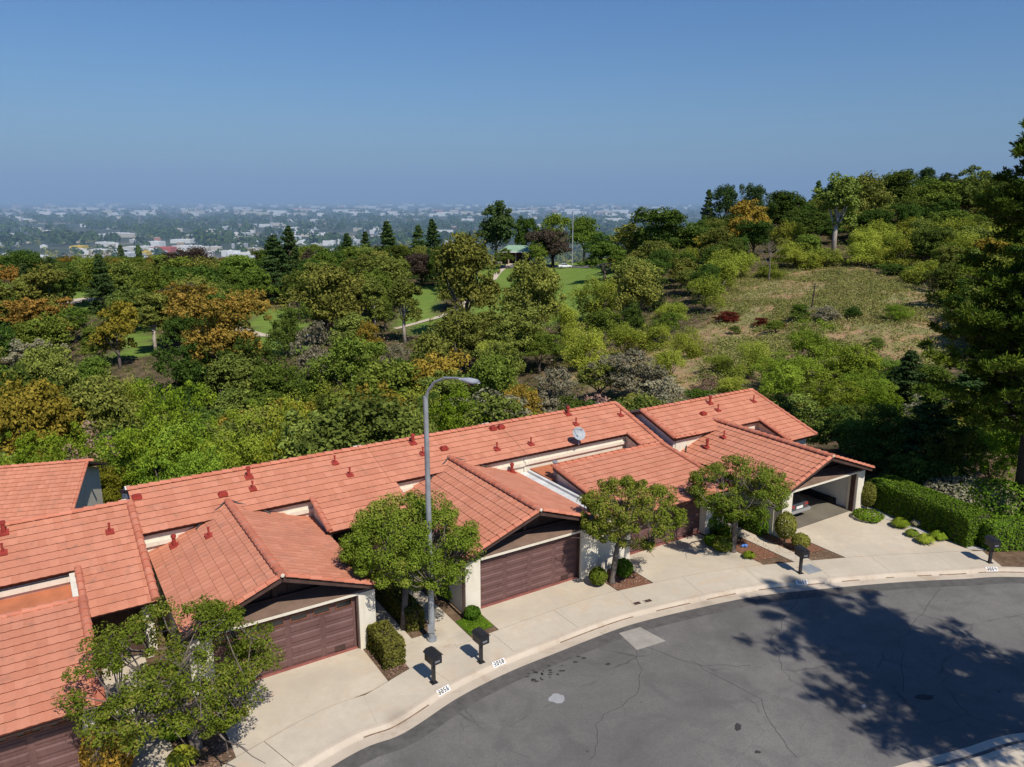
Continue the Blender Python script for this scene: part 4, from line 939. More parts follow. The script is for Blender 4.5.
def crown_mesh(kind, mat, name, ncl=150, per=46, leaf=.34, crad=.75):
    if kind == 'conifer' or kind == 'cedar':
        C = []; rad = []; n = int(ncl * 1.1); lob = rs.uniform(0, 6)
        for i in range(n):
            z = 1.0 + 9.0 * rs.rand() ** 1.15; R_ = (10.4 - z) ** .85 * (.42 if kind == 'conifer' else .50) * (.45 + .55 * math.sin(z * 4.3 + lob) ** 2 + .25 * rs.rand()); a = rs.uniform(0, 6.28); q = R_ * rs.uniform(.35, 1.0) ** .6
            C.append((q * math.cos(a), q * math.sin(a), z - q * .18)); rad.append((.34 + .42 * (10 - z) / 10) * rs.uniform(.7, 1.3))
        pos, nrm = clusters(np.array(C), np.array(rad), per, up=.2, flat=.45)
    else:
        L = lobes(kind); w_ = np.array([l[3] ** 2 for l in L]); w_ /= w_.sum(); C = []; rad = []
        for i in range(ncl):
            l = L[rs.choice(len(L), p=w_)]; d = usph(1)[0]
            if d[2] < -.35: d[2] *= -.6
            k = rs.uniform(.75, 1.08); C.append((l[0] + d[0] * l[3] * k, l[1] + d[1] * l[3] * k, max(.7, l[2] + d[2] * l[4] * k))); rad.append(crad * rs.uniform(.55, 1.25))
        pos, nrm = clusters(np.array(C), np.array(rad), per, flat=1.35 if kind == 'weep' else .72)
        if kind == 'weep': pos[:, 2] -= rs.rand(len(pos)) ** 2 * .8
    return leaf_mesh(name, pos, nrm, leaf * rs.uniform(.6, 1.3, len(pos)), mat, .6 if kind != 'weep' else .35)
def trunk_mesh(kind, mat):
    mb = MB(); r = random.uniform
    if kind in ('conifer', 'cedar'): mb.tube([(0, 0, -.6), (.05, 0, 4), (0, .05, 9.3)], [.24, .15, .03], 7)
    else:
        top = {'broad': 3.4, 'low': 1.6, 'tall': 5.5, 'weep': 2.2}[kind]
        mb.tube([(0, 0, -.8), (.08, .05, top * .5), (r(-.15, .15), r(-.1, .1), top)], [.32, .24, .18], 8)
        for k in range(6):
            a = k * 1.05 + r(0, .6); q = r(1.0, 2.3) * (.5 if kind == 'tall' else 1); z = r(.45, 1.) * top
            p0 = (.06, .04, z); p1 = (math.cos(a) * q * .5, math.sin(a) * q * .5, z + 1.3); p2 = (math.cos(a) * q, math.sin(a) * q, z + r(2.4, 3.6))
            mb.tube([p0, p1, p2], [.14, .09, .03], 5)
            a2 = a + r(-.8, .8); mb.tube([p1, (p1[0] + math.cos(a2) * q * .5, p1[1] + math.sin(a2) * q * .5, p1[2] + r(1., 2.))], [.07, .02], 4)
    me = bpy.data.meshes.new('trunk'); me.from_pydata(mb.v, [], mb.f); me.shade_smooth(); me.materials.append(mat); return me
TR = {}
SHAPE = {'lime': 'low', 'bright': 'low', 'yellow': 'low', 'oak': 'low', 'green': 'broad', 'olive': 'broad', 'euc': 'broad', 'gold': 'broad', 'conifer': 'conifer', 'cedar': 'cedar', 'pine': 'tall', 'pepper': 'weep', 'grey': 'low', 'dry': 'low', 'purple': 'broad', 'olivetall': 'tall', 'oaktall': 'broad', 'redshrub': 'low', 'skypine': 'broad'}
MATK = {'skypine': 'conifer', 'cedar': 'conifer', 'olivetall': 'olive', 'oaktall': 'oak'}
WID = {'low': 8.6, 'broad': 7.6, 'tall': 5.0, 'weep': 7.6, 'conifer': 5.6, 'cedar': 6.8}
def variants(kind):
    if kind in TR: return TR[kind]
    sh = SHAPE[kind]; mk = LM[MATK.get(kind, kind)]; out = []
    near = kind in ('lime', 'bright', 'yellow')
    bark = BARK['pale'] if kind in ('euc', 'olivetall', 'dry', 'grey') else BARK['dark'] if sh in ('conifer', 'cedar') or kind == 'purple' else BARK['grey']
    dens = dict(ncl=330, per=52, leaf=.25, crad=.62) if near else dict(ncl=260, per=52, leaf=.27, crad=.55) if kind == 'euc' else dict(ncl=75, per=34, leaf=.34, crad=.75) if kind == 'dry' else dict(ncl=210 if sh != 'tall' else 150, per=46, leaf=.36 if sh not in('conifer','cedar') else .33, crad=.75 if sh != 'tall' else .62)
    for i in range(5):
        dd = dict(dens); k_ = rs.uniform(.72, 1.12); dd['leaf'] *= k_; dd['per'] = int(dd['per'] / k_ ** 1.6); dd['crad'] *= rs.uniform(.85, 1.3); dd['ncl'] = int(dd['ncl'] * rs.uniform(.75, 1.15))
        out.append((trunk_mesh(sh, bark), crown_mesh(sh, mk, kind + '_crown', **dd)))
    TR[kind] = out; return out
NAME = {'skypine': 'pine_tree', 'olive': 'olive_green_tree', 'olivetall': 'olive_green_tree', 'green': 'mid_green_tree', 'bright': 'bright_green_tree', 'lime': 'lime_green_tree', 'yellow': 'yellow_green_tree', 'gold': 'golden_tree', 'purple': 'dark_plum_tree', 'conifer': 'conifer_tree', 'cedar': 'cedar_tree', 'pine': 'pine_tree', 'pepper': 'pepper_tree', 'euc': 'eucalyptus_tree', 'oak': 'oak_tree', 'oaktall': 'oak_tree', 'grey': 'sage_bush', 'dry': 'dry_bush', 'redshrub': 'red_bush'}
def tree(kind, x, y, z, hgt, wid, label, group=None, cat='tree', name=None, v=None, trunk=True):
    vs = variants(kind); tm, cm = vs[random.randrange(len(vs)) if v is None else v]
    o = bpy.data.objects.new(name or NAME.get(kind, 'leafy_tree'), None); COL.objects.link(o); o.location = (x, y, z); o.rotation_euler = (0, 0, random.uniform(0, 6.28))
    sx = wid / WID[SHAPE[kind]]; o.scale = (sx, sx * random.uniform(.9, 1.1), hgt / 9.8); o.empty_display_size = .5
    tag(o, label, cat, group)
    for nme, me_ in ((('trunk', tm), ('crown', cm)) if trunk else (('crown', cm),)):
        c_ = bpy.data.objects.new(nme, me_); COL.objects.link(c_); c_.parent = o
    return o
# trees one can pick out: (px centre, px top, px width, distance Y, kind, label)
KD = {'skypine': 'dark', 'lime': 'lime green', 'bright': 'bright green', 'yellow': 'yellow green', 'oak': 'dark green', 'green': 'green', 'olive': 'olive green', 'euc': 'rusty orange', 'gold': 'golden', 'conifer': 'dark pointed', 'cedar': 'broad dark', 'pine': 'dark pine', 'pepper': 'drooping light green', 'grey': 'greyish', 'dry': 'dry pinkish', 'purple': 'dark plum coloured', 'olivetall': 'tall olive', 'oaktall': 'dark rounded', 'redshrub': 'dark red'}
BIG = [
 (17,249,44,200,'oaktall','dark bushy tree at far left edge below the valley'),(40,268,52,150,'olivetall','brownish olive tree beside the dark one at far left'),(98,255,24,185,'conifer','narrow dark conifer left of the golf path clearing'),
 (120,246,9,520,'conifer','tiny dark conifer before the pale warehouses, left of a pair'),(138,247,9,520,'conifer','tiny dark conifer before the pale warehouses, right of a pair'),
 (190,246,46,235,'purple','dull dark tree in front of the valley warehouses'),(236,254,50,220,'green','round mid green tree left of the tall cedars'),(272,236,44,205,'cedar','taller pyramid cedar in the left half'),(288,227,30,215,'cedar','darkest cedar, rising behind the pyramid one'),
 (296,268,38,180,'oaktall','rounded dark green tree below the two cedars'),(326,265,74,150,'olive','large olive brown tree right of the cedars'),(216,286,92,118,'euc','large rusty eucalyptus with bare pale limbs in the left half'),(112,298,34,130,'gold','narrow golden tree left of the golf clearing'),
 (128,283,52,165,'olive','olive tree behind the narrow golden one'),(150,294,36,140,'olivetall','tall olive tree right of the golf clearing'),(70,308,52,150,'green','low round green tree near the pale road at left'),(28,335,50,125,'grey','grey green tree at left edge'),
 (45,338,48,105,'olive','willowy olive tree at the left'),(14,358,34,95,'oak','dark tree at the left edge below the willowy one'),(34,378,34,85,'gold','small orange tinted tree at left edge'),(98,375,62,88,'olive','grey olive thicket tree left of the lime trees'),
 (190,335,58,112,'oak','dark tree under the rusty eucalyptus'),(250,328,58,116,'oak','dark tree right of the rusty eucalyptus'),(283,300,40,140,'oak','dark oak below the cedars'),(312,318,44,120,'grey','grey green tree beside the golf path'),
 (155,368,78,60,'bright','tall bright green tree behind the left roof'),(187,410,76,50,'lime','vivid green tree nearest the left roofs'),(242,394,56,55,'yellow','yellow green tree right of the vivid green one'),(302,388,92,54,'yellow','wide yellow green tree behind the main roof'),
 (25,415,58,58,'bright','green tree above the far left house'),(78,415,46,60,'dry','dry pinkish bush beside the far left house'),(125,440,50,60,'lime','lime tree right of the far left house'),(110,452,34,58,'yellow','yellow green bush at the gap between the roofs'),
 (347,234,20,270,'conifer','first dark conifer in the row left of the big olive tree'),(365,232,16,275,'conifer','second dark conifer of the row, slimmest'),(387,222,24,265,'conifer','third and most pointed conifer of the row'),(418,226,22,272,'conifer','fourth conifer of the row'),(432,220,20,280,'conifer','fifth conifer of the row, next to the big olive tree'),
 (402,243,13,262,'lime','slim yellow green tree between the dark conifers'),(421,252,36,225,'purple','dark plum tree in front of the conifer row'),(465,232,74,150,'olive','largest olive tree, before the fairway'),(496,198,46,285,'skypine','tallest dark pine on the skyline above the golf course'),
 (526,214,26,300,'oaktall','dark tree right of the skyline pine'),(553,213,34,310,'green','green tree left of the white pole'),(585,215,42,300,'green','green tree right of the white pole'),(553,228,48,262,'purple','dark spreading tree beside the parked white car'),(602,232,34,255,'oaktall','dark tree behind the fairway'),
 (530,252,56,128,'olive','olive tree with dark trunk between the two fairways'),(630,222,46,235,'olive','olive tree right of the fairway'),(662,208,56,225,'oaktall','dark rounded tree at right end of the valley view'),(606,240,46,210,'green','green tree at the fairway edge'),
 (373,268,50,175,'green','green tree left of the big olive tree'),(352,270,46,165,'olive','olive tree beside the green one left of centre'),(403,280,36,150,'olivetall','olive tree whose trunk stands by the small fairway'),(430,330,42,105,'olive','olive shrubby tree above the lamp head'),(505,332,52,105,'olive','olive tree right of the lamp head'),
 (600,275,50,160,'pepper','light green tree at right of the fairway'),(588,322,44,112,'pepper','drooping tree below the fairway at the head of the gully'),(622,322,44,118,'pepper','drooping tree beside the head of the gully'),(560,300,36,150,'pepper','small drooping tree at the lower edge of the fairway'),(690,325,40,108,'pepper','drooping tree at the left corner of the dry slope'),(672,345,36,92,'pepper','low drooping tree in the gully'),(622,256,40,228,'olive','olive tree at the right side of the fairway'),(618,280,42,190,'pepper','light tree at the right edge of the fairway mouth'),(505,247,20,262,'oaktall','dark tree in front of the pavilion'),(540,242,22,258,'green','small green tree right of the pavilion'),
 (60,262,44,180,'oaktall','dark tree overlapping the valley at left'),(322,250,34,215,'green','green tree overlapping the valley right of the cedars'),(445,244,30,240,'oaktall','dark tree between conifer row and largest olive tree'),(395,246,28,255,'oaktall','dark tree at the foot of the conifer row'),(640,265,56,150,'olive','olive tree on the rise right of the fairway'),(575,318,40,120,'pepper','light green shrubby tree before the fairway'),(540,330,44,115,'green','green shrubby tree before the fairway'),
 (633,346,66,88,'grey','grey olive thicket behind the middle roof'),(553,362,60,84,'grey','brownish grey thicket behind the roof ridge'),(665,374,60,72,'grey','pale grey shrubs behind the right roofs'),(600,358,50,90,'olive','olive thicket between the grey ones'),(710,372,40,84,'dry','dry purple grey bush above the right roof'),
 (453,378,64,60,'bright','bright green tree right of the lamp post'),(372,380,52,58,'gold','golden olive tree left of the lamp post'),(400,400,50,54,'olive','olive tree directly behind the lamp post'),(525,385,50,68,'gold','golden tree behind the main roof right of the lamp'),(340,402,44,54,'lime','lime tree behind the main roof left of the lamp'),(490,352,46,80,'green','green tree above the bright one by the lamp'),
 (709,190,16,300,'conifer','thin dark tree at left end of the hill skyline'),(725,184,26,300,'skypine','dark skyline tree, second from the left on the hill'),(754,183,24,300,'skypine','dark skyline tree above the golden one'),(752,197,46,220,'gold','golden tree at the left shoulder of the hill'),(787,190,46,240,'oaktall','dark rounded tree right of the golden one'),(819,181,14,320,'conifer','slim dark conifer on the hill skyline'),
 (841,176,48,205,'olivetall','tall reddish olive tree in the middle of the hill'),(870,173,44,235,'olive','olive tree on the hill skyline'),(897,170,44,260,'oaktall','rounded dark tree on the hill skyline'),(930,177,52,240,'green','green tree on the hill skyline'),(928,166,18,330,'skypine','small dark tree peeking over the skyline'),(951,171,26,300,'skypine','dark tree left of the last olive skyline tree'),(976,164,52,235,'olive','large olive tree at right end of the skyline'),(1004,180,40,210,'oaktall','dark tree behind the big pine'),
 (707,272,38,150,'pepper','drooping green tree at left of the dry slope'),(722,247,38,180,'pepper','light green tree left on the hill'),(745,250,34,185,'pepper','light green tree beside the bare grey one'),(770,262,30,180,'pepper','small light green tree at top of the dry slope'),(797,240,50,190,'pepper','wide light green tree at top of the dry slope'),(827,246,42,188,'pepper','light green tree at top centre of the dry slope'),
 (867,240,48,185,'pepper','light green tree right of top centre of the slope'),(892,262,36,172,'oak','dark round bush at top right of the dry slope'),(915,216,52,210,'pepper','light green tree high on the hill'),(928,258,48,160,'pepper','drooping tree at right edge of the dry slope'),(955,290,44,135,'pepper','drooping tree low at right of the dry slope'),(675,300,46,140,'pepper','light green tree left of the dry slope'),(655,240,50,200,'olive','olive tree left shoulder below the skyline'),(690,225,48,225,'oaktall','dark tree at the left shoulder'),
 (655,320,44,120,'pepper','drooping tree beside the dry gully'),(690,268,40,170,'olive','olive tree at the left edge of the hill'),
 (817,314,60,92,'lime','vivid green tree in the lower middle of the hill'),(850,338,66,80,'yellow','vivid yellow green tree behind the right roof'),(752,338,46,88,'pepper','light green tree above the rightmost roof'),(785,362,50,74,'lime','green tree right behind the rightmost roof'),(835,372,70,66,'yellow','large lime tree right of the rightmost roof'),
 (722,352,36,92,'pepper','small drooping tree left above the rightmost roof'),(912,350,40,72,'conifer','dark cone shaped conifer right of the lime tree'),(885,385,46,62,'bright','green tree behind the hedge, left one'),
 (790,345,64,82,'lime','wide lime tree above the right end of the roofs'),(870,362,60,70,'lime','lime tree between the yellow green one and the cone conifer'),(876,432,54,45,'oak','dark bushy tree filling the corner behind the open garage'),(908,446,50,42,'oak','low dark tree right behind the left end of the clipped hedge'),(858,415,50,48,'green','mid green tree above the ridge of the open garage'),
 (845,400,66,52,'oak','dark tree touching the corner of the right roof'),(890,392,60,47,'oak','dark tree above the left end of the clipped hedge'),(935,388,64,46,'conifer','wide dark conifer above the clipped hedge'),(985,385,70,46,'oak','dark tree filling the shade left of the pine trunk'),(945,420,60,42,'oak','lowest dark tree directly above the clipped hedge'),(1005,415,60,42,'bright','deep green tree in the shade by the pine trunk'),
 (930,392,56,56,'oak','dark tree behind the clipped hedge'),(970,370,50,58,'conifer','dark conifer behind the clipped hedge'),(860,400,50,58,'oak','dark green tree beside the open garage roof'),(1000,400,60,54,'oak','dark tree in the shade below the big pine'),(900,420,60,52,'oak','low dark tree behind the left end of the hedge'),
]
for px, py, wp, Y, kind, lab in BIG:
    q = PY(px, py, Y); z = TZ(q[0], q[1]); hgt = max(1.8, q[2] - z); dep = Y * CP - (q[2] - CAMZ) * SP; wid = wp / FPX * dep
    if SHAPE[kind] in ('low', 'broad'): wid = max(wid, hgt * .62)
    if kind in ('conifer', 'cedar'): wid = max(wid * 1.45, hgt * .34)
    tree(kind, q[0], q[1], z - .2, hgt, wid, lab, cat='bush' if kind in ('grey', 'dry') else 'tree')
# bushes on the dry slope
for px, py, wp, kind, lab in [(853,318,20,'oak','round dark bush in the middle of the dry slope'),(897,322,28,'lime','round light green bush right on the dry slope'),(775,333,20,'green','small grey green bush on the lower dry slope'),(800,322,26,'green','low dark green bush left of the wooden pole foot'),(825,322,26,'grey','low grey bush right of the wooden pole foot'),(877,350,18,'green','small dark bush low on the dry slope'),
    (727,322,30,'redshrub','left patch of dark red shrubs on the dry slope'),(765,326,24,'redshrub','middle patch of dark red shrubs on the dry slope'),(784,328,18,'redshrub','right patch of dark red shrubs on the dry slope'),(705,355,26,'dry','leafless grey bush above the gully'),(735,335,14,'olive','low olive bush below the red shrubs')]:
    x, y, z = hit(px, py, 60, 300); wid = wp / FPX * y; tree(kind, x, y, z - .3, wid * (.42 if kind == 'redshrub' else .75), wid, lab, cat='bush', name='red_bush' if kind == 'redshrub' else 'hillside_bush', trunk=True)
# filler woodland
EXC = [[(554,260),(606,260),(592,298),(562,304),(554,290)],[(484,268),(506,268),(500,306),(480,310)],[(408,290),(438,290),(434,325),(408,328)],[(252,312),(298,312),(302,348),(255,348)],[(116,312),(148,312),(150,352),(116,352)],[(50,293),(92,293),(88,312),(50,312)],
       [(560,378),(585,360),(640,352),(690,350),(728,306),(745,282),(850,272),(905,290),(955,320),(955,350),(925,362),(872,338),(800,325),(740,345),(700,372)],[(500,236),(535,236),(535,262),(498,262)],[(548,256),(612,256),(612,275),(548,275)]]
DRYP = DRY_W
def clear(x, y, z, hgt):
    for k in (0., .3, .6, .97):
        u0, v = proj((x, y, z + hgt * k)); hw = hgt * .38 / y * 775 * (.3 if k in (0., .97) else 1)
        for u in (u0 - hw, u0, u0 + hw):
            for e in EXC:
                if inpoly(u, v, e): return False
    return True
placed = [(PY(a[0], a[1], a[3])[0], a[3], a[2] / FPX * a[3] * .34) for a in BIG]; cnt = 0
def near_ok(x, y, d): return all((x - a) ** 2 + (y - b) ** 2 > (d + r_) ** 2 for a, b, r_ in placed)
cand = []
Y = 40.
while Y < 345:
    stp = 4.0 + Y * .017; xw = Y * .70 + 6; x = -xw
    while x < xw: cand.append((x + random.uniform(-.4, .4) * stp, Y + random.uniform(-.4, .4) * stp)); x += stp
    Y += stp * 1.02
for x, y in cand:
    s, t = ST_((x, y))
    if t < 41 and s < 39.6: continue
    if t < 26: continue
    if math.hypot(x - rp[0] + 7, y - rp[1]) < 16: continue
    if inpoly(x, y, DRYP): continue
    if not near_ok(x, y, 1.7 + y * .009): continue
    z = TZ(x, y); hill = x > 40 and y > 70
    if hill:
        kind = random.choices(['pepper', 'olive', 'green', 'oaktall', 'oak', 'gold', 'olivetall'], [5, 3, 3, 3, 2, .6, 1])[0]; zone = 'on the wooded hill'
        if y > 215: kind = random.choices(['oaktall', 'olive', 'green'], [5, 3, 1])[0]
        if s > 37 and y < 78 and x > 18: kind = random.choices(['oak', 'conifer', 'bright'], [5, 2, 1])[0]; zone = 'in the dark grove behind the hedge'
    elif y < 75: kind = random.choices(['bright', 'lime', 'olive', 'yellow', 'grey', 'oak', 'dry', 'gold'], [2.2, .8, 5, .8, 2.5, 5, 1.2, .7])[0]; zone = 'in the canyon behind the roofs'
    elif y < 135: kind = random.choices(['olive', 'oak', 'grey', 'green', 'gold', 'dry', 'pepper', 'purple'], [6, 7, 2.2, 2.5, .8, 1.2, 2, .2])[0]; zone = 'on the far canyon side'
    else: kind = random.choices(['oaktall', 'olive', 'green', 'conifer', 'purple', 'olivetall', 'euc'], [6, 5, 2.5, 1.6, .3, 3.5, .8])[0]; zone = 'around the golf course'
    hgt = random.choice((random.uniform(4, 6.5), random.uniform(6.5, 9), random.uniform(8.5, 12))) if y < 135 else random.uniform(7, 14)
    if kind in ('grey', 'dry'): hgt *= .6
    if hill: hgt = random.uniform(6, 10)
    # keep crowns from rising above the photo's tree line
    u, v = proj((x, y, z + hgt)); vmin = 0
    while v < (176 + max(0, (820 - u)) * .12 if u > 700 else (244 if random.random() < .35 else 255) + (10 if u < 262 else 0) if u < 690 else 228) and hgt > 2.5: hgt -= .7; u, v = proj((x, y, z + hgt))
    if y < 90 and t < 75 and hgt > 2.5:
        while v < 385 and hgt > 3: hgt -= .7; u, v = proj((x, y, z + hgt))
    if not clear(x, y, z, hgt): continue
    wid = hgt * random.uniform(.72, 1.12) * (1.15 if hill else 1) if SHAPE[kind] not in ('tall', 'conifer') else hgt * random.uniform(.42, .58)
    if hgt < 5: wid = max(wid, 4.5)
    lab = KD[kind] + (' bush ' if kind in ('grey', 'dry') else ' tree ') + zone; gp = KD[kind] + ' woodland ' + zone
    tree(kind, x, y, z - .3, hgt, wid, lab, gp, cat='bush' if kind in ('grey', 'dry') else 'tree'); placed.append((x, y, 0.)); cnt += 1
print('filler trees', cnt)
# understory brush and cactus cover: uncountable
def scatter_cover(name, n, region, mat, size, hgt, kindlab, per=16):
    C = []; k = 0
    while len(C) < n and k < n * 30:
        k += 1; x, y = region()
        if x is None: continue
        C.append((x, y))
    C = np.array(C); z = terrain(C[:, 0], C[:, 1]); r_ = size * rs.uniform(.5, 1.4, len(C))
    cent = np.stack([C[:, 0], C[:, 1], z + hgt * r_ * .4], 1); pos, nrm = clusters(cent, r_, per, up=.6, flat=.7)
    me_ = leaf_mesh(name, pos, nrm, .32 * rs.uniform(.5, 1.3, len(pos)) * (size ** .5), mat); o = bpy.data.objects.new(name, me_); COL.objects.link(o); tag(o, kindlab[0], kindlab[1], kind='stuff'); return o
def reg_canyon():
    x = random.uniform(-220, 220); y = random.uniform(44, 300); s, t = ST_((x, y))
    if t < 40 or abs(x) > y * .75 + 6 or inpoly(x, y, DRY_W): return None, None
    if fair(x, y) > 0: return None, None
    if math.hypot(x - rp[0] + 7, y - rp[1]) < 10: return None, None
    return x, y
scatter_cover('understory_brush', 4500, reg_canyon, LM['olive'], 1.0, 1., ('low olive brush covering the canyon slopes', 'brush'), 14)
scatter_cover('dark_undergrowth', 9500, reg_canyon, LM['oak'], 1.1, 1., ('dark leafy undergrowth filling the canyon', 'undergrowth'), 14)
scatter_cover('dead_brush', 2200, reg_canyon, LM['brown'], .95, 1., ('dead brown brush tangled over the canyon slopes', 'dead brush'), 14)
scatter_cover('sage_scrub', 1600, reg_canyon, LM['grey'], .9, 1., ('grey sage scrub on the canyon slopes', 'scrub'), 14)
bx = [p_[0] for p_ in DRY_W]; by = [p_[1] for p_ in DRY_W]
def reg_dry():
    x, y = random.uniform(min(bx), max(bx)), random.uniform(min(by), max(by))
    if not inpoly(x, y, DRY_W): return None, None
    u, v = proj((x, y, TZ(x, y)))
    f = math.sin(x * .16 + 2) * math.cos(y * .11 + 1) + .5 * math.sin(x * .5) * math.sin(y * .41)
    if u < 700 and random.random() < .8: return None, None
    if f < -.15 and random.random() < .8: return None, None
    return x, y
scatter_cover('cactus_cover', 13000, reg_dry, LM['cactus'], .60, .8, ('pale prickly cactus cover on the dry slope', 'cactus cover'), 16)
scatter_cover('green_slope_scrub', 900, reg_dry, LM['olive'], .75, .9, ('low olive scrub dotted over the dry slope', 'scrub'), 18)
scatter_cover('rusty_slope_scrub', 420, reg_dry, LM['brown'], .7, .7, ('rusty brown scrub in patches on the dry slope', 'scrub'), 16)
scatter_cover('dry_slope_shrubs', 500, reg_dry, LM['dry'], .55, .8, ('dry twiggy scrub on the sunny slope', 'dry scrub'), 14)
# ------------------------------------------------------------------ hedges, topiary, bushes
def hedge(name, label, cat, fr, x0, x1, y0, y1, z1, mat, leaf=.10, dens=420, rnd=.12, origin=None, taper=0, bulge=.06):
    lx, ly = x1 - x0, y1 - y0; A = [lx * ly, 2 * lx * z1, 2 * ly * z1]; n = int(sum(A) * dens)
    u = rs.rand(n, 3); face = rs.choice(3, size=n, p=np.array(A) / sum(A)); sd_ = np.sign(rs.rand(n) - .5)
    p_ = np.stack([(u[:, 0] - .5) * lx, (u[:, 1] - .5) * ly, u[:, 2] * z1], 1); N = np.zeros((n, 3))
    f = face == 0; p_[f, 2] = z1; N[f, 2] = 1
    f = face == 1; p_[f, 1] = sd_[f] * ly / 2; N[f, 1] = sd_[f]
    f = face == 2; p_[f, 0] = sd_[f] * lx / 2; N[f, 0] = sd_[f]
    # round the edges and let the faces wander
    q = p_ / np.array([lx / 2, ly / 2, z1]); e = np.maximum(np.abs(q[:, 0]), np.abs(q[:, 1])); rr = np.where((q[:, 2] > .8) & (e > .8), 1 - .25 * (q[:, 2] - .8) * (e - .8) * 25 * .25, 1)
    p_ = p_ * rr[:, None]
    wob = np.sin(p_[:, 0] * 3.1 + 1) * np.sin(p_[:, 1] * 2.7 + 2) * np.sin(p_[:, 2] * 3.3 + .4)
    p_ += N * (wob * bulge)[:, None] - N * (rs.rand(n) ** 2 * rnd)[:, None]
    cx, cy = (x0 + x1) / 2, (y0 + y1) / 2; base = Vector(fr((cx, cy, 0)))
    o0 = np.array(fr((0, 0, 0))); ex = np.array(fr((1, 0, 0))) - o0; ey = np.array(fr((0, 1, 0))) - o0; Rm = np.stack([ex, ey, [0, 0, 1]])
    pos = p_ @ Rm; N2 = N @ Rm + rs.normal(size=(n, 3)) * .55
    me_ = leaf_mesh(name, pos, N2, leaf * rs.uniform(.7, 1.4, n), mat, .7)
    t = thing(name, label, cat, tuple(base)); o = bpy.data.objects.new('foliage', me_); COL.objects.link(o); o.parent = t
    mb = MB(); c = .1 + rnd * .4; k = [(x0 + c, y0 + c), (x1 - c, y0 + c), (x1 - c, y1 - c), (x0 + c, y1 - c)]
    mb.prism([(*fr((a, b, 0))[:2], .0) for a, b in k], (0, 0, z1 - c)); mb.build('inner_branches', BARK['dark'], t)
    return t
def ball(name, label, px, r_, h_, mat, leaf=.09, n=2600, stem=0., cat='bush', z=0., squash=1.):
    b = P(*px, z); t = thing(name, label, cat, b); d = usph(n); k = 1 - .18 * rs.rand(n) ** 2
    pos = d * k[:, None] * np.array([r_, r_, h_ / 2]) * (1 + .06 * np.sin(d[:, :1] * 5 + 1) * np.sin(d[:, 1:2] * 6)); pos[:, 2] += stem + h_ / 2
    me_ = leaf_mesh(name, pos, d + rs.normal(size=(n, 3)) * .5, leaf * rs.uniform(.7, 1.4, n), mat, .7)
    o = bpy.data.objects.new('foliage', me_); COL.objects.link(o); o.parent = t
    mb = MB(); B = Vector(b); mb.tube([tuple(B + Vector((0, 0, -.05))), tuple(B + Vector((0, 0, stem + h_ * .5)))], .05, 7); mb.build('stem', BARK['grey'], t)
    return t
hedge('box_hedge', 'squat boxy olive hedge between the second garage and the path', 'hedge', W, 9.3, 10.12, 23.1, 24.75, 1.05, LM['hedgeolive'], .10, 520)
hedge('path_hedge', 'long dark hedge along the path left of the street lamp', 'hedge', W, 11.05, 11.75, 24.9, 29.0, .95, LM['hedgeolive'], .10, 420)
hedge('low_hedge', 'low clipped hedge along the shaded wall of the open garage', 'hedge', W, 29.6, 30.2, 23.6, 27.6, .75, LM['hedge'], .09, 420)
hedge('clipped_hedge', 'long tall clipped green hedge right of the open garage driveway', 'hedge', rotfr(W((38.3, 20.4, 0)), TH - R(8)), -.95, .95, -3.2, 3.0, 1.55, LM['hedge'], .09, 520, .14)
hedge('round_hedge', 'lower rounded green hedge behind the last mailbox', 'hedge', rotfr(P(1003, 545, 0), R(5)), -1.2, 1.3, -.7, .9, 1.2, LM['hedge'], .09, 460, .16)
ball('topiary_bush', 'tall egg shaped topiary left of the open garage', (784, 545), .50, 1.35, LM['hedgeolive'], .08, 3600, .35)
ball('topiary_bush', 'small round clipped bush beside the driveway of the open garage', (800, 550), .42, .72, LM['hedgeolive'], .08, 2200, .12)
ball('topiary_bush', 'tall oval topiary right of the open garage', (866, 510), .42, 1.45, LM['hedgeolive'], .08, 3400, .2)
ball('low_bush', 'low green mound at the foot of the right topiary', (868, 519), .75, .45, LM['bright'], .09, 1600, 0)
ball('round_bush', 'round bush left of the street tree by the cream wall', (598, 585), .40, .75, LM['street'], .10, 1500, .05)
ball('round_bush', 'dark round bush right of the street tree by the cream wall', (623, 577), .42, .8, LM['hedge'], .10, 1500, .05)
ball('round_bush', 'small round bush on the little lawn beside the middle garage', (472, 618), .35, .5, LM['hedge'], .09, 1100, 0)
ball('leafy_bush', 'bright leafy bush at the corner of the middle garage wall', (452, 598), .5, .7, LM['bright'], .12, 900, 0)
ball('bronze_bush', 'bronze orange bush below the 3052 number panel', (112, 775), .75, 1.7, LM['orange'], .11, 3000, 0)
ball('leafy_bush', 'green bush under the leftmost street tree', (176, 735), .5, .8, LM['bright'], .11, 1300, 0)
for i, (px, r_, h_, mt, lb) in enumerate([((716, 532), .55, 1.0, 'hedge', 'dark bush beside the last pier of the fourth garage'), ((728, 541), .45, .7, 'bright', 'bright low bush left of the fourth street tree trunk'), ((722, 550), .5, .65, 'street', 'spreading low bush at the corner of the planting bed'), ((712, 545), .4, .5, 'hedge', 'lowest bush at the driveway edge by the pier'), ((741, 522), .5, .9, 'hedge', 'dark bush behind the fourth street tree trunk')]):
    ball('leafy_bush', lb, px, r_, h_, LM[mt], .10, 1400, 0)
ball('variegated_shrub', 'blue grey spreading shrub behind the hedge', (968, 512), 2.3, 1.7, LM['grey'], .16, 4200, 0)
ball('dark_shrub', 'dark mounded shrub right of the blue grey one', (1000, 520), 2.2, 2.0, LM['hedge'], .15, 4200, 0)
ball('dark_shrub', 'low dark shrub behind the left end of the clipped hedge', (925, 490), 2.0, 2.1, LM['oak'], .15, 3600, 0)
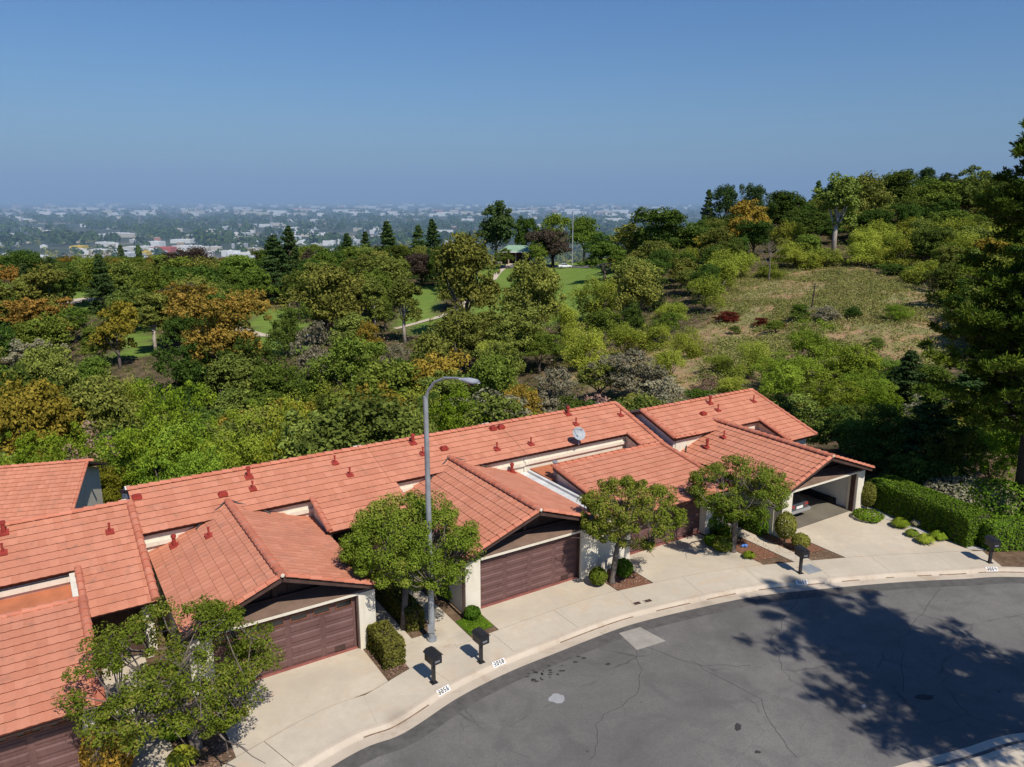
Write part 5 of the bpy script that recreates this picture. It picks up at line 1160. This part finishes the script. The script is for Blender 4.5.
def tuft(label, px, r_, h_, mat, n=260, z=0., w_=.025):
    b = P(*px, z); mb = MB(); B = Vector(b)
    for i in range(n):
        a = random.uniform(0, 6.28); q = random.random(); x, y = math.cos(a), math.sin(a); s0 = B + Vector((x, y, 0)) * r_ * .35 * q; m_ = B + Vector((x, y, 0)) * r_ * (.4 + .3 * q) + Vector((0, 0, h_ * (1.05 - .3 * q))); e = B + Vector((x, y, 0)) * r_ * (.7 + .4 * q) + Vector((0, 0, h_ * (.8 - .5 * q)))
        sd_ = Vector((-y, x, 0)) * w_; r2 = random.random(); mb.quad(tuple(s0 - sd_), tuple(s0 + sd_), tuple(m_ + sd_), tuple(m_ - sd_), a=r2); mb.quad(tuple(m_ - sd_), tuple(m_ + sd_), tuple(e), a=r2)
    tag(mb.build('grass_tuft', mat, loc=b), label, 'plant')
tuft('grass tuft in the pebble strip, farthest from the mailbox', (900, 527), .5, .45, LM['bright'], 420); tuft('second grass tuft in the pebble strip, low one', (912, 536), .38, .32, LM['street'], 260); tuft('third grass tuft in the pebble strip, brightest', (925, 543), .48, .42, LM['lime'], 420)
tuft('fourth grass tuft in the pebble strip, nearest the mailbox', (938, 539), .45, .38, LM['bright'], 360); tuft('thin bluish tuft in the pebble strip', (917, 526), .35, .35, LM['grey'], 200)
tuft('spiky yellow green plant under the leftmost street tree', (183, 764), .5, .5, LM['yellow'], 160, w_=.04); tuft('spiky plant at the front corner of the fourth street tree bed', (749, 558), .35, .3, LM['bright'], 200)
# pebble strip, little lawn, mulch beds, lying on the soil
mb = MB(W); mb.quad((36.95, 23.4, -.008), (36.95, 17.2, -.008), (37.6, 16.6, -.008), (37.7, 20, -.008), (38.0, 23.6, -.008)); mb.build('pebble_strip', M['pebble'], kind='structure')
mb = MB(W); mb.quad((13.0, 23.5, -.01), (14.1, 23.6, -.01), (14.1, 24.7, -.01), (13.0, 24.7, -.01)); mb.build('lawn', M['lawn'], kind='structure')
n = 2600; pp = np.stack([rs.uniform(13.05, 14.1, n), rs.uniform(23.6, 24.7, n), rs.uniform(-.01, .05, n)], 1)
wp_ = np.array([W(p_) for p_ in pp]); me_ = leaf_mesh('lawn_grass', wp_, rs.normal(size=(n, 3)) + np.array([.5, -.5, .3]), .07 * rs.uniform(.6, 1.3, n), LM['bright'], .3)
o = bpy.data.objects.new('lawn_grass', me_); COL.objects.link(o); tag(o, 'short green grass on the little lawn by the middle garage', 'grass', kind='stuff')
mb = MB(W); mb.quad((20.15, 22.75, -.012), (21.8, 22.9, -.012), (21.8, 24.9, -.012), (20.15, 24.9, -.012)); mb.quad((27.35, 21.9, -.012), (28.7, 21.6, -.012), (28.7, 24, -.012), (27.35, 24, -.012)); mb.quad((29.6, 21.2, -.012), (31.1, 20.9, -.012), (31.1, 23.5, -.012), (29.6, 23.5, -.012)); mb.build('mulch_bed', M['mulch'], kind='structure')
def reg_leafl():
    s = random.choice([random.uniform(2.4, 3.7), random.uniform(20.1, 21.8), random.uniform(27.3, 31), random.uniform(9.2, 10.1)]); return s, random.uniform(Tin(s) + .1, 25)
n = 2200; pp = np.array([W((*reg_leafl(), random.uniform(.0, .02))) for _ in range(n)])
me_ = leaf_mesh('leaf_litter', pp, rs.normal(size=(n, 3)) * .4 + np.array([0, 0, 1]), .08 * rs.uniform(.5, 1.3, n), LM['dry'], .6); o = bpy.data.objects.new('leaf_litter', me_); COL.objects.link(o); tag(o, 'fallen dry leaves on the planting beds', 'leaf litter', kind='stuff')

# ------------------------------------------------------------------ street trees with real limbs
def street_tree(label, base, crown_c, crown_r, crown_h, mat, seed, nlimb=6, leaves=110, leaf=.12, multi=1, cl=.34, name='street_tree', bark='grey', trunkr=.13, fork=.33, shell=90):
    rr = random.Random(seed); B = Vector(base); t = thing(name, label, 'tree', base); mb = MB(); tips = []
    CC = Vector(crown_c)
    def branch(p, d, L, r_, lev):
        pts = [p]; rad = [r_]; q = p; dd = d.copy(); k = 3
        for i in range(k):
            dd = (dd + Vector((rr.gauss(0, .16), rr.gauss(0, .16), rr.gauss(0, .10)))).normalized(); q = q + dd * L / k; pts.append(q); rad.append(r_ * (1 - .45 * (i + 1) / k))
        mb.tube([tuple(x) for x in pts], rad, 7 if lev < 2 else 5)
        if lev >= 3: tips.append(q); return
        nb = rr.choice((2, 3, 3)) if lev < 2 else rr.choice((2, 3))
        for i in range(nb):
            # aim at a random point on the crown shell
            a = rr.uniform(0, 6.28); z = rr.uniform(-.35, 1); s_ = math.sqrt(max(0, 1 - z * z)); tgt = CC + Vector((math.cos(a) * s_ * crown_r, math.sin(a) * s_ * crown_r, z * crown_h / 2)) * rr.uniform(.75, 1.05)
            if lev >= 1: tgt = q + (tgt - q) * .5 + (q - CC) * .9
            e = (tgt - q); l_ = min(max(e.length * (.55 if lev < 2 else .7), .3), crown_r * .75); branch(q, (e.normalized() + dd * .35).normalized(), l_ * rr.uniform(.75, 1.1), rad[-1] * .8, lev + 1)
    top = CC.z - B.z - crown_h * .5
    for k in range(multi):
        off = Vector((rr.uniform(-.15, .15), rr.uniform(-.15, .15), 0)) * (multi > 1); f = Vector((CC.x - B.x, CC.y - B.y, 0)) * fork
        p0 = B + off; p1 = p0 + Vector((0, 0, top * .6)) + f * .5; p2 = p0 + Vector((0, 0, top)) + f + off * 3
        mb.tube([tuple(p0 + Vector((0, 0, -.1))), tuple(p0 + Vector((0, 0, .15))), tuple(p1), tuple(p2)], [trunkr * 1.5, trunkr * 1.1, trunkr, trunkr * .9], 9)
        for i in range(nlimb if multi == 1 else 3):
            a = 6.28 * i / (nlimb if multi == 1 else 3) + rr.uniform(-.4, .4) + k; d = Vector((math.cos(a) * 1.0, math.sin(a) * 1.0, rr.uniform(.35, 1.0))).normalized(); branch(p2, d, crown_r * rr.uniform(.38, .55), trunkr * .6, 1)
    # keep tips inside the crown envelope, fill the shell with extra tips joined to near ones
    T = []
    for q in tips:
        e = q - CC; k = math.sqrt((e.x / crown_r) ** 2 + (e.y / crown_r) ** 2 + (e.z / (crown_h / 2)) ** 2); T.append(CC + e / k * .98 if k > 1 else q)
    ex = mb
    for i in range(shell):
        z = rr.uniform(-.45, 1); a = rr.uniform(0, 6.28); s_ = math.sqrt(max(0, 1 - z * z)); k = rr.uniform(.8, 1.04); q = CC + Vector((math.cos(a) * s_ * crown_r * k, math.sin(a) * s_ * crown_r * k, z * crown_h / 2 * k))
        nr_ = min(T[:len(tips)], key=lambda e: (e - q).length); m_ = nr_.lerp(q, .5) + Vector((rr.gauss(0, .06), rr.gauss(0, .06), -.08)); ex.tube([tuple(nr_), tuple(m_), tuple(q)], [.03, .02, .01], 5); T.append(q)
    for i in range(int(len(T) * .5)):
        q = rr.choice(T); e = q + Vector((rr.gauss(0, .35), rr.gauss(0, .35), rr.gauss(.1, .25))) * crown_r * .45; d = e - CC; k = math.sqrt((d.x / crown_r) ** 2 + (d.y / crown_r) ** 2 + (d.z / (crown_h / 2)) ** 2)
        if k > 1: e = CC + d / k
        ex.tube([tuple(q), tuple(e)], [.018, .008], 4); T.append(e)
    mb.build('trunk', BARK[bark], t, smooth=True)
    c_ = np.array([tuple(q - B) for q in T]); rad = cl * rs.uniform(.6, 1.25, len(c_)); pos, nrm = clusters(c_, rad, leaves, up=.5, flat=.75)
    me_ = leaf_mesh('crown', pos, nrm, leaf * rs.uniform(.6, 1.35, len(pos)), mat, .55); o = bpy.data.objects.new('crown', me_); COL.objects.link(o); o.parent = t
    print(label[:30], 'tips', len(T)); return t
def on_ray(px, py, base):  # point on the sight line, as far away as the base
    r = ray(px, py); d = math.hypot(base[0], base[1]); t = d / math.hypot(r[0], r[1]); return (r[0] * t, r[1] * t, CAMZ + r[2] * t)
b0 = P(196, 748, -.02); b1 = P(404, 628, -.02); b2 = P(612, 583, -.02); b3 = P(733, 552, -.02)
c0 = (b0[0] - .5, b0[1] + .4, 2.9); street_tree('leftmost spreading street tree with open crown and many pale limbs', b0, on_ray(174, 668, b0), 2.85, 3.0, LM['street'], 5, leaves=165, leaf=.088, cl=.35, trunkr=.17, nlimb=7, shell=82)
street_tree('dense street tree directly behind the street lamp', b1, on_ray(411, 543, b1), 2.45, 3.3, LM['street'], 8, leaves=250, leaf=.088, cl=.38, nlimb=7, shell=125)
street_tree('third street tree, standing between the two middle garages', b2, on_ray(631, 512, b2), 2.15, 2.6, LM['street'], 12, leaves=185, shell=84, leaf=.086, cl=.31, trunkr=.12)
street_tree('rightmost street tree with wide flat crown near the open garage', b3, on_ray(740, 488, b3), 2.25, 2.5, LM['street'], 21, leaves=165, shell=80, leaf=.088, cl=.29, trunkr=.12, nlimb=7)

# big pines: trunk, limbs in tiers, needle tufts
def pine(label, base, H, Rr, seed, z0=.25, tiers=26, per=4, name='pine_tree', tuftn=60, lean=(0, 0), mat='pine', trn=.32, nw=.024, tp=.42):
    rr = random.Random(seed); B = Vector(base); t = thing(name, label, 'tree', base); mb = MB(); ln = Vector((lean[0], lean[1], 0))
    mb.tube([tuple(B + Vector((0, 0, -.3))), tuple(B + ln * .3 + Vector((0, 0, H * .4))), tuple(B + ln + Vector((0, 0, H)))], [trn, trn * .7, .04], 10); C = []
    for i in range(tiers):
        f = i / (tiers - 1); z = H * (z0 + (1 - z0) * f) ; env = Rr * (1.02 - f) ** tp * (.7 + .5 * rr.random())
        for k in range(per):
            a = rr.uniform(0, 6.28); L = env * rr.uniform(.55, 1.05) + .3; o = B + ln * (z / H) + Vector((0, 0, z)); d = Vector((math.cos(a), math.sin(a), 0)); sd_ = Vector((-d.y, d.x, 0))
            pts = [o + d * L * q + Vector((0, 0, L * (-.10 * q + .22 * q * q))) for q in (0, .35, .7, 1)]
            mb.tube([tuple(p_) for p_ in pts], [.07, .05, .03, .012], 5)
            m_ = max(4, int(L * 3.2))
            for j in range(m_):
                q = rr.uniform(.30, 1.02); sp = (1.1 - q) * L * .38; C.append(tuple(o - B + d * L * q + Vector((0, 0, L * (-.10 * q + .22 * q * q))) + sd_ * rr.uniform(-sp, sp) + Vector((0, 0, rr.uniform(-.1, .25)))))
    mb.build('trunk', BARK['dark'], t, smooth=True)
    C = np.array(C); d = usph(len(C) * tuftn); d[:, 2] = d[:, 2] * .8 + .25; rad = rs.uniform(.25, .42, len(C)); pos = np.repeat(C, tuftn, 0) + d * np.repeat(rad, tuftn)[:, None] * rs.uniform(.3, 1, (len(d), 1))
    n = len(pos); dirn = d / np.linalg.norm(d, axis=1, keepdims=True); nr = np.cross(dirn, rs.normal(size=(n, 3)))
    # needles: long thin leaves laid along the tuft direction
    nr /= np.linalg.norm(nr, axis=1, keepdims=True); Bn = np.cross(nr, dirn); L_ = .26 * rs.uniform(.6, 1.2, (n, 1)); V = np.stack([pos - dirn * L_ * .5, pos - Bn * nw, pos + dirn * L_ * .5, pos + Bn * nw], 1).reshape(-1, 3)
    me_ = bpy.data.meshes.new('crown'); me_.vertices.add(4 * n); me_.vertices.foreach_set('co', V.astype(np.float32).ravel()); me_.loops.add(4 * n); me_.loops.foreach_set('vertex_index', np.arange(4 * n, dtype=np.int32)); me_.polygons.add(n); me_.polygons.foreach_set('loop_start', np.arange(0, 4 * n, 4, dtype=np.int32)); me_.update(calc_edges=True)
    at = me_.attributes.new('rnd', 'FLOAT', 'FACE'); at.data.foreach_set('value', np.repeat(rs.rand(len(C)), tuftn).astype(np.float32) * .8 + .2 * rs.rand(n).astype(np.float32)); me_.materials.append(LM[mat]); o = bpy.data.objects.new('crown', me_); COL.objects.link(o); o.parent = t
    print('pine tufts', len(C), n)
pine('towering dark pine at the right edge, trunk behind the rounded hedge', (27.0, 38.6, -.1), 21.0, 5.7, 3, z0=.24, tiers=38, per=6, tuftn=66, nw=.038, lean=(-1.2, 0), tp=.62)
pine('large roadside pine beyond the right edge shading the street', (21.6, 14.7, 0), 21.0, 6.4, 9, z0=.45, tiers=20, per=8, tuftn=60, nw=.034)

# ------------------------------------------------------------------ golf course things
def ribbon(name, pts, wd, mat, z=.06):
    q = catmull([hit(*p_)[:2] for p_ in pts], 10); a, b = offset(q, wd / 2), offset(q, -wd / 2); mb = MB()
    for i in range(len(q) - 1): mb.quad(*[(x, y, TZ(x, y) + z) for x, y in (b[i], b[i + 1], a[i + 1], a[i])])
    mb.build(name, mat, kind='structure')
ribbon('cart_path', [(395, 330), (425, 322), (445, 316), (470, 300), (500, 272), (512, 264)], 1.8, M['curb'], .15)
ribbon('cart_path_left', [(235, 328), (262, 336), (300, 336), (330, 340)], 3., M['curb'], .15)
ribbon('pale_road', [(40, 303), (65, 303), (92, 300), (130, 306)], 6., M['curb'], .2)
ribbon('club_road', [(500, 268), (560, 267), (600, 266), (625, 262)], 7., M['asphalt'], .15)
x, y, z = hit(558, 269); car('distant_car', 'white car parked on the road above the fairway', rotfr((x, y, z + .3), R(-80)), M['whitecar'], (x, y, z + .3), R(-80))
# pavilion with green roof
q = PY(517, 262, 272); z = TZ(q[0], q[1]); t = thing('golf_pavilion', 'low pavilion with pale green roof above the fairway', 'building', (q[0], q[1], z)); fr = rotfr((q[0], q[1], z), R(-8)); ROOT[t.name] = (Vector((q[0], q[1], z)), 0)
mb = MB(fr)
for x_ in (-5, -2.5, 0, 2.5, 5):
    for y_ in (-3, 3): mb.box(x_ - .2, x_ + .2, y_ - .2, y_ + .2, -.5, 4.2)
mb.build('column', M['tan'], t) if False else None
for x_ in (-5, -2.5, 0, 2.5, 5):
    mb = MB(fr); mb.box(x_ - .2, x_ + .2, -3.2, -2.8, -.5, 4.2); mb.build('column', M['tan'], t)
mb = MB(fr); mb.box(-5, 5, -1, 3, -.5, 4.1); mb.build('wall', M['brown'], t)
mb = MB(fr); v = [(-6.3, -4.4, 4.2), (6.3, -4.4, 4.2), (6.3, 4.4, 4.2), (-6.3, 4.4, 4.2), (-3, 0, 6.2), (3, 0, 6.2)]; mb.v = [fr(p_) for p_ in v]; mb.f = [(0, 1, 5, 4), (1, 2, 5), (2, 3, 4, 5), (3, 0, 4), (3, 2, 1, 0)]; mb.a = [.5] * 5; mb.build('roof', M['greenroof'], t)
mb = MB(fr); mb.box(-6.4, 6.4, -4.5, -4.41, 3.95, 4.25); mb.build('fascia', M['white'], t)
q = PY(572.5, 245, 268); zt = PY(572.5, 211, 268)[2]; z = TZ(q[0], q[1]); mb = MB(); mb.tube([(q[0], q[1], z), (q[0], q[1], zt)], [.20, .12], 8); mb.tube([(q[0], q[1], zt), (q[0], q[1], zt + .4)], [.16, .05], 8)
tag(mb.build('flag_pole', M['dish'], loc=(q[0], q[1], z)), 'tall thin pale pole rising from the trees above the fairway', 'pole')
x, y, z = hit(811, 311, 60, 260); zt = PY(813, 283, y)[2]; tt = thing('wooden_pole', 'bare dark wooden pole standing on the dry slope', 'pole', (x, y, z)); mb = MB(); mb.tube([(x, y, z - .3), (x + .3, y, zt)], [.16, .10], 8); mb.build('shaft', BARK['dark'], tt); mb = MB(); mb.tube([(x - .4, y, zt - .6), (x + 1.0, y, zt - .5)], .07, 6); mb.build('crossbar', BARK['dark'], tt)
# bare grey tree on the hill
b = PY(770, 265, 176); b = (b[0], b[1], TZ(b[0], b[1])); mb = MB(); rr = random.Random(4)
def bare(p, d, L, r_, lev):
    q = p + d * L; mb.tube([tuple(p), tuple(q)], [r_, r_ * .6], 5)
    if lev < 4:
        for k in range(3): bare(q, (d + Vector((rr.gauss(0, .5), rr.gauss(0, .5), rr.gauss(0, .25)))).normalized(), L * .72, r_ * .6, lev + 1)
bare(Vector(b), Vector((0, 0, 1)), 3.2, .20, 0); tag(mb.build('bare_tree', BARK['grey'], loc=b), 'leafless grey tree at the top of the dry slope', 'tree')
for px, py in [((1019), 300)]: pass

# ------------------------------------------------------------------ the valley
WALLC = [plain('pale_wall_%s' % n_, c_, .8, .06, .02) for n_, c_ in (('white', (.72, .72, .70)), ('cream', (.58, .52, .42)), ('grey', (.45, .46, .47)), ('tan', (.40, .30, .21)), ('rose', (.45, .22, .16)))]
ROOFC = plain('pale_flat_roof', (.66, .67, .66), .8, .08, .02)
def bldg(x, y, w_, d_, h_, rot, wm, label, group, name='warehouse', cat='warehouse', roofm=None, parts=False):
    t = thing(name, label, cat, (x, y, VZ), rot, group); fr = rotfr((x, y, VZ), rot); mb = MB(fr); mb.box(-w_ / 2, w_ / 2, -d_ / 2, d_ / 2, -1, h_); mb.build('wall', wm, t)
    mb = MB(fr); mb.box(-w_ / 2 + .6, w_ / 2 - .6, -d_ / 2 + .6, d_ / 2 - .6, h_ + .003, h_ + .5); n_ = max(1, int(w_ / 35))
    for k in range(n_): cx = -w_ / 2 + (k + .5) * w_ / n_; mb.box(cx - 2, cx + 2, -2, 2, h_ + .5, h_ + 2)
    mb.build('roof', roofm or ROOFC, t)
    if parts:
        for k in range(max(2, int(w_ / 18))): cx = -w_ / 2 + (k + .5) * w_ / max(2, int(w_ / 18)); mb = MB(fr); mb.box(cx - 4, cx + 4, -d_ / 2 - .2, -d_ / 2 - .003, 0, 4.5); mb.build('loading_door', WALLC[2], t)
yel = plain('yellow_cladding', (.70, .48, .05), .7, .1, .02); redc = plain('red_cladding', (.50, .10, .07), .7, .1, .02); darkr = plain('dark_roof_sheet', (.22, .22, .22), .8, .1, .02)
def VP(px, py): return P(px, py, VZ)
for px, py, wpx, h_, wm, rm, lab in [(80, 252, 12, 14, yel, yel, 'bright yellow warehouse at the left end of the trading estate'),(105, 254, 42, 9, WALLC[0], None, 'long pale warehouse right of the yellow one'),(140, 251, 26, 10, WALLC[1], None, 'cream warehouse behind the tiny conifers'),(157, 247, 12, 14, WALLC[0], None, 'white block rising behind the red building'),(164, 252, 20, 11, redc, redc, 'red warehouse in the trading estate'),(146, 255, 6, 8, yel, yel, 'small orange yellow unit before the red warehouse'),
    (150, 262, 44, 9, WALLC[0], None, 'wide white roofed warehouse in front of the estate'),(92, 262, 48, 8, WALLC[1], None, 'long low cream warehouse at the front left of the estate'),(56, 262, 18, 8, WALLC[4], darkr, 'brick red low building at the front left'),(200, 250, 24, 8, WALLC[1], None, 'cream warehouse left of the tall cedars'),(20, 243, 20, 8, WALLC[0], None, 'white building at far left of the valley'),(8, 246, 14, 8, WALLC[2], None, 'grey building at the left edge of the valley'),
    (60, 276, 20, 8, WALLC[0], None, 'white roofed house nearest below the estate'),(76, 278, 20, 7, WALLC[2], None, 'grey roofed building nearest below the estate'),(316, 245, 40, 12, WALLC[0], None, 'big white warehouse right of the cedars'),(345, 244, 26, 11, WALLC[0], None, 'white warehouse behind the conifer row'),(300, 236, 34, 8, WALLC[1], None, 'cream warehouse above the big white one'),(380, 238, 30, 9, WALLC[1], darkr, 'tan long building behind the conifers'),
    (445, 233, 16, 10, WALLC[0], None, 'white building between conifer row and skyline pine'),(612, 222, 20, 18, WALLC[0], None, 'white warehouse left of the dark hill trees'),(632, 219, 20, 20, WALLC[2], None, 'grey white warehouse at right end of the valley'),(655, 214, 22, 20, WALLC[0], None, 'farthest right pale warehouse in the valley'),(225, 262, 16, 8, WALLC[4], darkr, 'small reddish building by the round green tree'),(212, 268, 18, 7, WALLC[0], None, 'small white building by the round green tree'),(245, 257, 24, 8, WALLC[0], None, 'white building just left of the cedars')]:
    x, y, z = VP(px, py); w_ = wpx / FPX * y; bldg(x, y, w_, w_ * .35 + 20, h_, random.uniform(-.12, .12), wm, lab, None, roofm=rm, parts=True)
rr = random.Random(31)
def band(n, py0, py1, px0, px1, wmin, wmax, h0, h1, lab, grp, nm='warehouse', ct='warehouse'):
    for i in range(n):
        py = rr.uniform(py0, py1); px = rr.uniform(px0, px1); x, y, z = VP(px, py); w_ = rr.uniform(wmin, wmax) * y / 775.
        bldg(x, y, w_, w_ * rr.uniform(.3, .6), rr.uniform(h0, h1), rr.uniform(-.25, .25), rr.choices(WALLC, [5, 2.5, 1.5, 1, .5])[0], lab, grp, name=nm, cat=ct)
band(130, 209.5, 217, -20, 670, 5, 18, 16, 26, 'pale warehouse in the hazy distant industrial strip', 'distant pale warehouses near the horizon')
band(150, 204, 210, -20, 690, 2, 8, 16, 34, 'tiny hazy building close to the horizon', 'tiny hazy buildings at the horizon', 'distant_building', 'building')
band(95, 217, 236, -20, 640, 4, 13, 9, 14, 'low building among the valley trees', 'low buildings among the valley trees', 'low_building', 'building')
band(100, 236, 262, -10, 470, 5, 20, 9, 13, 'low commercial building in the near valley', 'low commercial buildings in the near valley', 'commercial_building', 'building')
# levee and river bank
def vstrip(name, pts, wd, mat, z=.4):
    q = [VP(*p_)[:2] for p_ in pts]; a, b = offset(q, wd / 2), offset(q, -wd / 2); mb = MB()
    for i in range(len(q) - 1): mb.quad(*[(x_, y_, VZ + z) for x_, y_ in (b[i], b[i + 1], a[i + 1], a[i])])
    mb.build(name, mat, kind='structure')
levee = plain('bare_earth_levee', (.36, .26, .18), .95, .12, .01)
vstrip('levee', [(80, 234.5), (140, 234), (200, 234.5), (290, 236), (420, 237), (470, 238)], 95, levee); vstrip('river_bank', [(-40, 223), (60, 223.5), (110, 222)], 90, levee); vstrip('valley_road', [(-40, 256), (60, 258), (160, 267), (260, 262)], 25, M['patch'], .5)
vstrip('car_park', [(60, 266), (120, 265), (190, 262)], 60, M['patch'], .3)
# pylons
def pylon(px, pyb, pyt, lab):
    x, y, z = VP(px, pyb); H = PY(px, pyt, y)[2] - VZ; t = thing('power_pylon', lab, 'pylon', (x, y, VZ), 0, 'lattice power pylons in the valley'); mb = MB(); k = 1.1 * (y / 2500.); w0_ = H * .11
    for a, b in ((-1, -1), (1, -1), (1, 1), (-1, 1)): mb.tube([(x + a * w0_, y + b * w0_, VZ), (x + a * w0_ * .3, y + b * w0_ * .3, VZ + H * .7), (x, y, VZ + H)], k * .35, 4)
    for i in range(6):
        f0, f1 = i / 7, (i + 1) / 7; a0, a1 = w0_ * (1 - f0), w0_ * (1 - f1)
        for sg in (-1, 1): mb.tube([(x - sg * a0, y - a0, VZ + H * f0), (x + sg * a1, y - a1, VZ + H * f1)], k * .22, 4)
    mb.build('tower', M['galv'], t)
    for f, w_ in ((.70, .26), (.82, .2), (.93, .14)):
        mb = MB(); mb.tube([(x - H * w_, y, VZ + H * f), (x + H * w_, y, VZ + H * f)], k * .3, 4); mb.build('crossarm', M['galv'], t)
pylon(24, 234, 214, 'leftmost lattice pylon standing in the valley'); pylon(141, 232, 213, 'second lattice pylon, before the levee'); pylon(272, 233, 213, 'third lattice pylon, left of the tall cedars'); pylon(55, 240, 226, 'small pylon between the first two'); pylon(590, 216, 206, 'far pylon above the green trees right of centre')
# valley woodland, in drifts: too many to count
def valley_trees(n, y0, y1, name, mat, lab, size):
    ys = y0 * (y1 / y0) ** rs.rand(n); xs = (rs.rand(n) * 2 - 1) * (ys * .72 + 60)
    dn = np.sin(xs * .0061 + 1.1) * np.sin(ys * .0052 + .4) + .6 * np.sin(xs * .017 + ys * .013) + .35 * np.sin(ys * .03 + 1); keep = dn > -.5 + rs.rand(n) * .35; keep &= (xs < ys * .26 + 90)
    # leave the built-up strips partly open
    py = 383.5 + FPX * np.tan(np.arctan2(CAMZ - VZ, ys) - PITCH); open_ = ((py > 246) & (py < 266) & (xs / ys * 775 + 512 > 45) & (xs / ys * 775 + 512 < 240)) | ((py > 238) & (py < 249) & (xs / ys * 775 + 512 > 290) & (xs / ys * 775 + 512 < 370)) | ((py > 232.5) & (py < 237))
    keep &= ~(open_ & (rs.rand(n) < .72)); keep &= ~((py < 216) & (rs.rand(n) < .5))
    xs, ys = xs[keep], ys[keep]; n = len(xs); zz = terrain(xs, ys)
    k = 26; sc = size * rs.uniform(.6, 1.5, n); cent = np.stack([xs, ys, zz + sc * .8], 1); d = usph(n * k); d[:, 2] = np.abs(d[:, 2]) * 1.1 - .2
    pos = np.repeat(cent, k, 0) + d * np.repeat(sc, k)[:, None] * np.array([1, 1, .9]); lf = np.repeat(sc, k) * rs.uniform(.5, .9, n * k)
    me_ = leaf_mesh(name, pos, d + rs.normal(size=d.shape) * .4, lf, mat, .8); o = bpy.data.objects.new(name, me_); COL.objects.link(o); tag(o, lab, 'woodland', kind='stuff')
valley_trees(5200, 480, 1900, 'near_valley_woodland', LM['oak'], 'dark tree cover over the near valley floor', 7.5)
valley_trees(2200, 480, 2400, 'mixed_valley_woodland', LM['olive'], 'olive tree cover scattered over the valley floor', 7.5)
valley_trees(7000, 1900, 9000, 'far_valley_woodland', LM['oak'], 'hazy dark tree cover across the far valley', 13)
print('objects', len(bpy.data.objects))
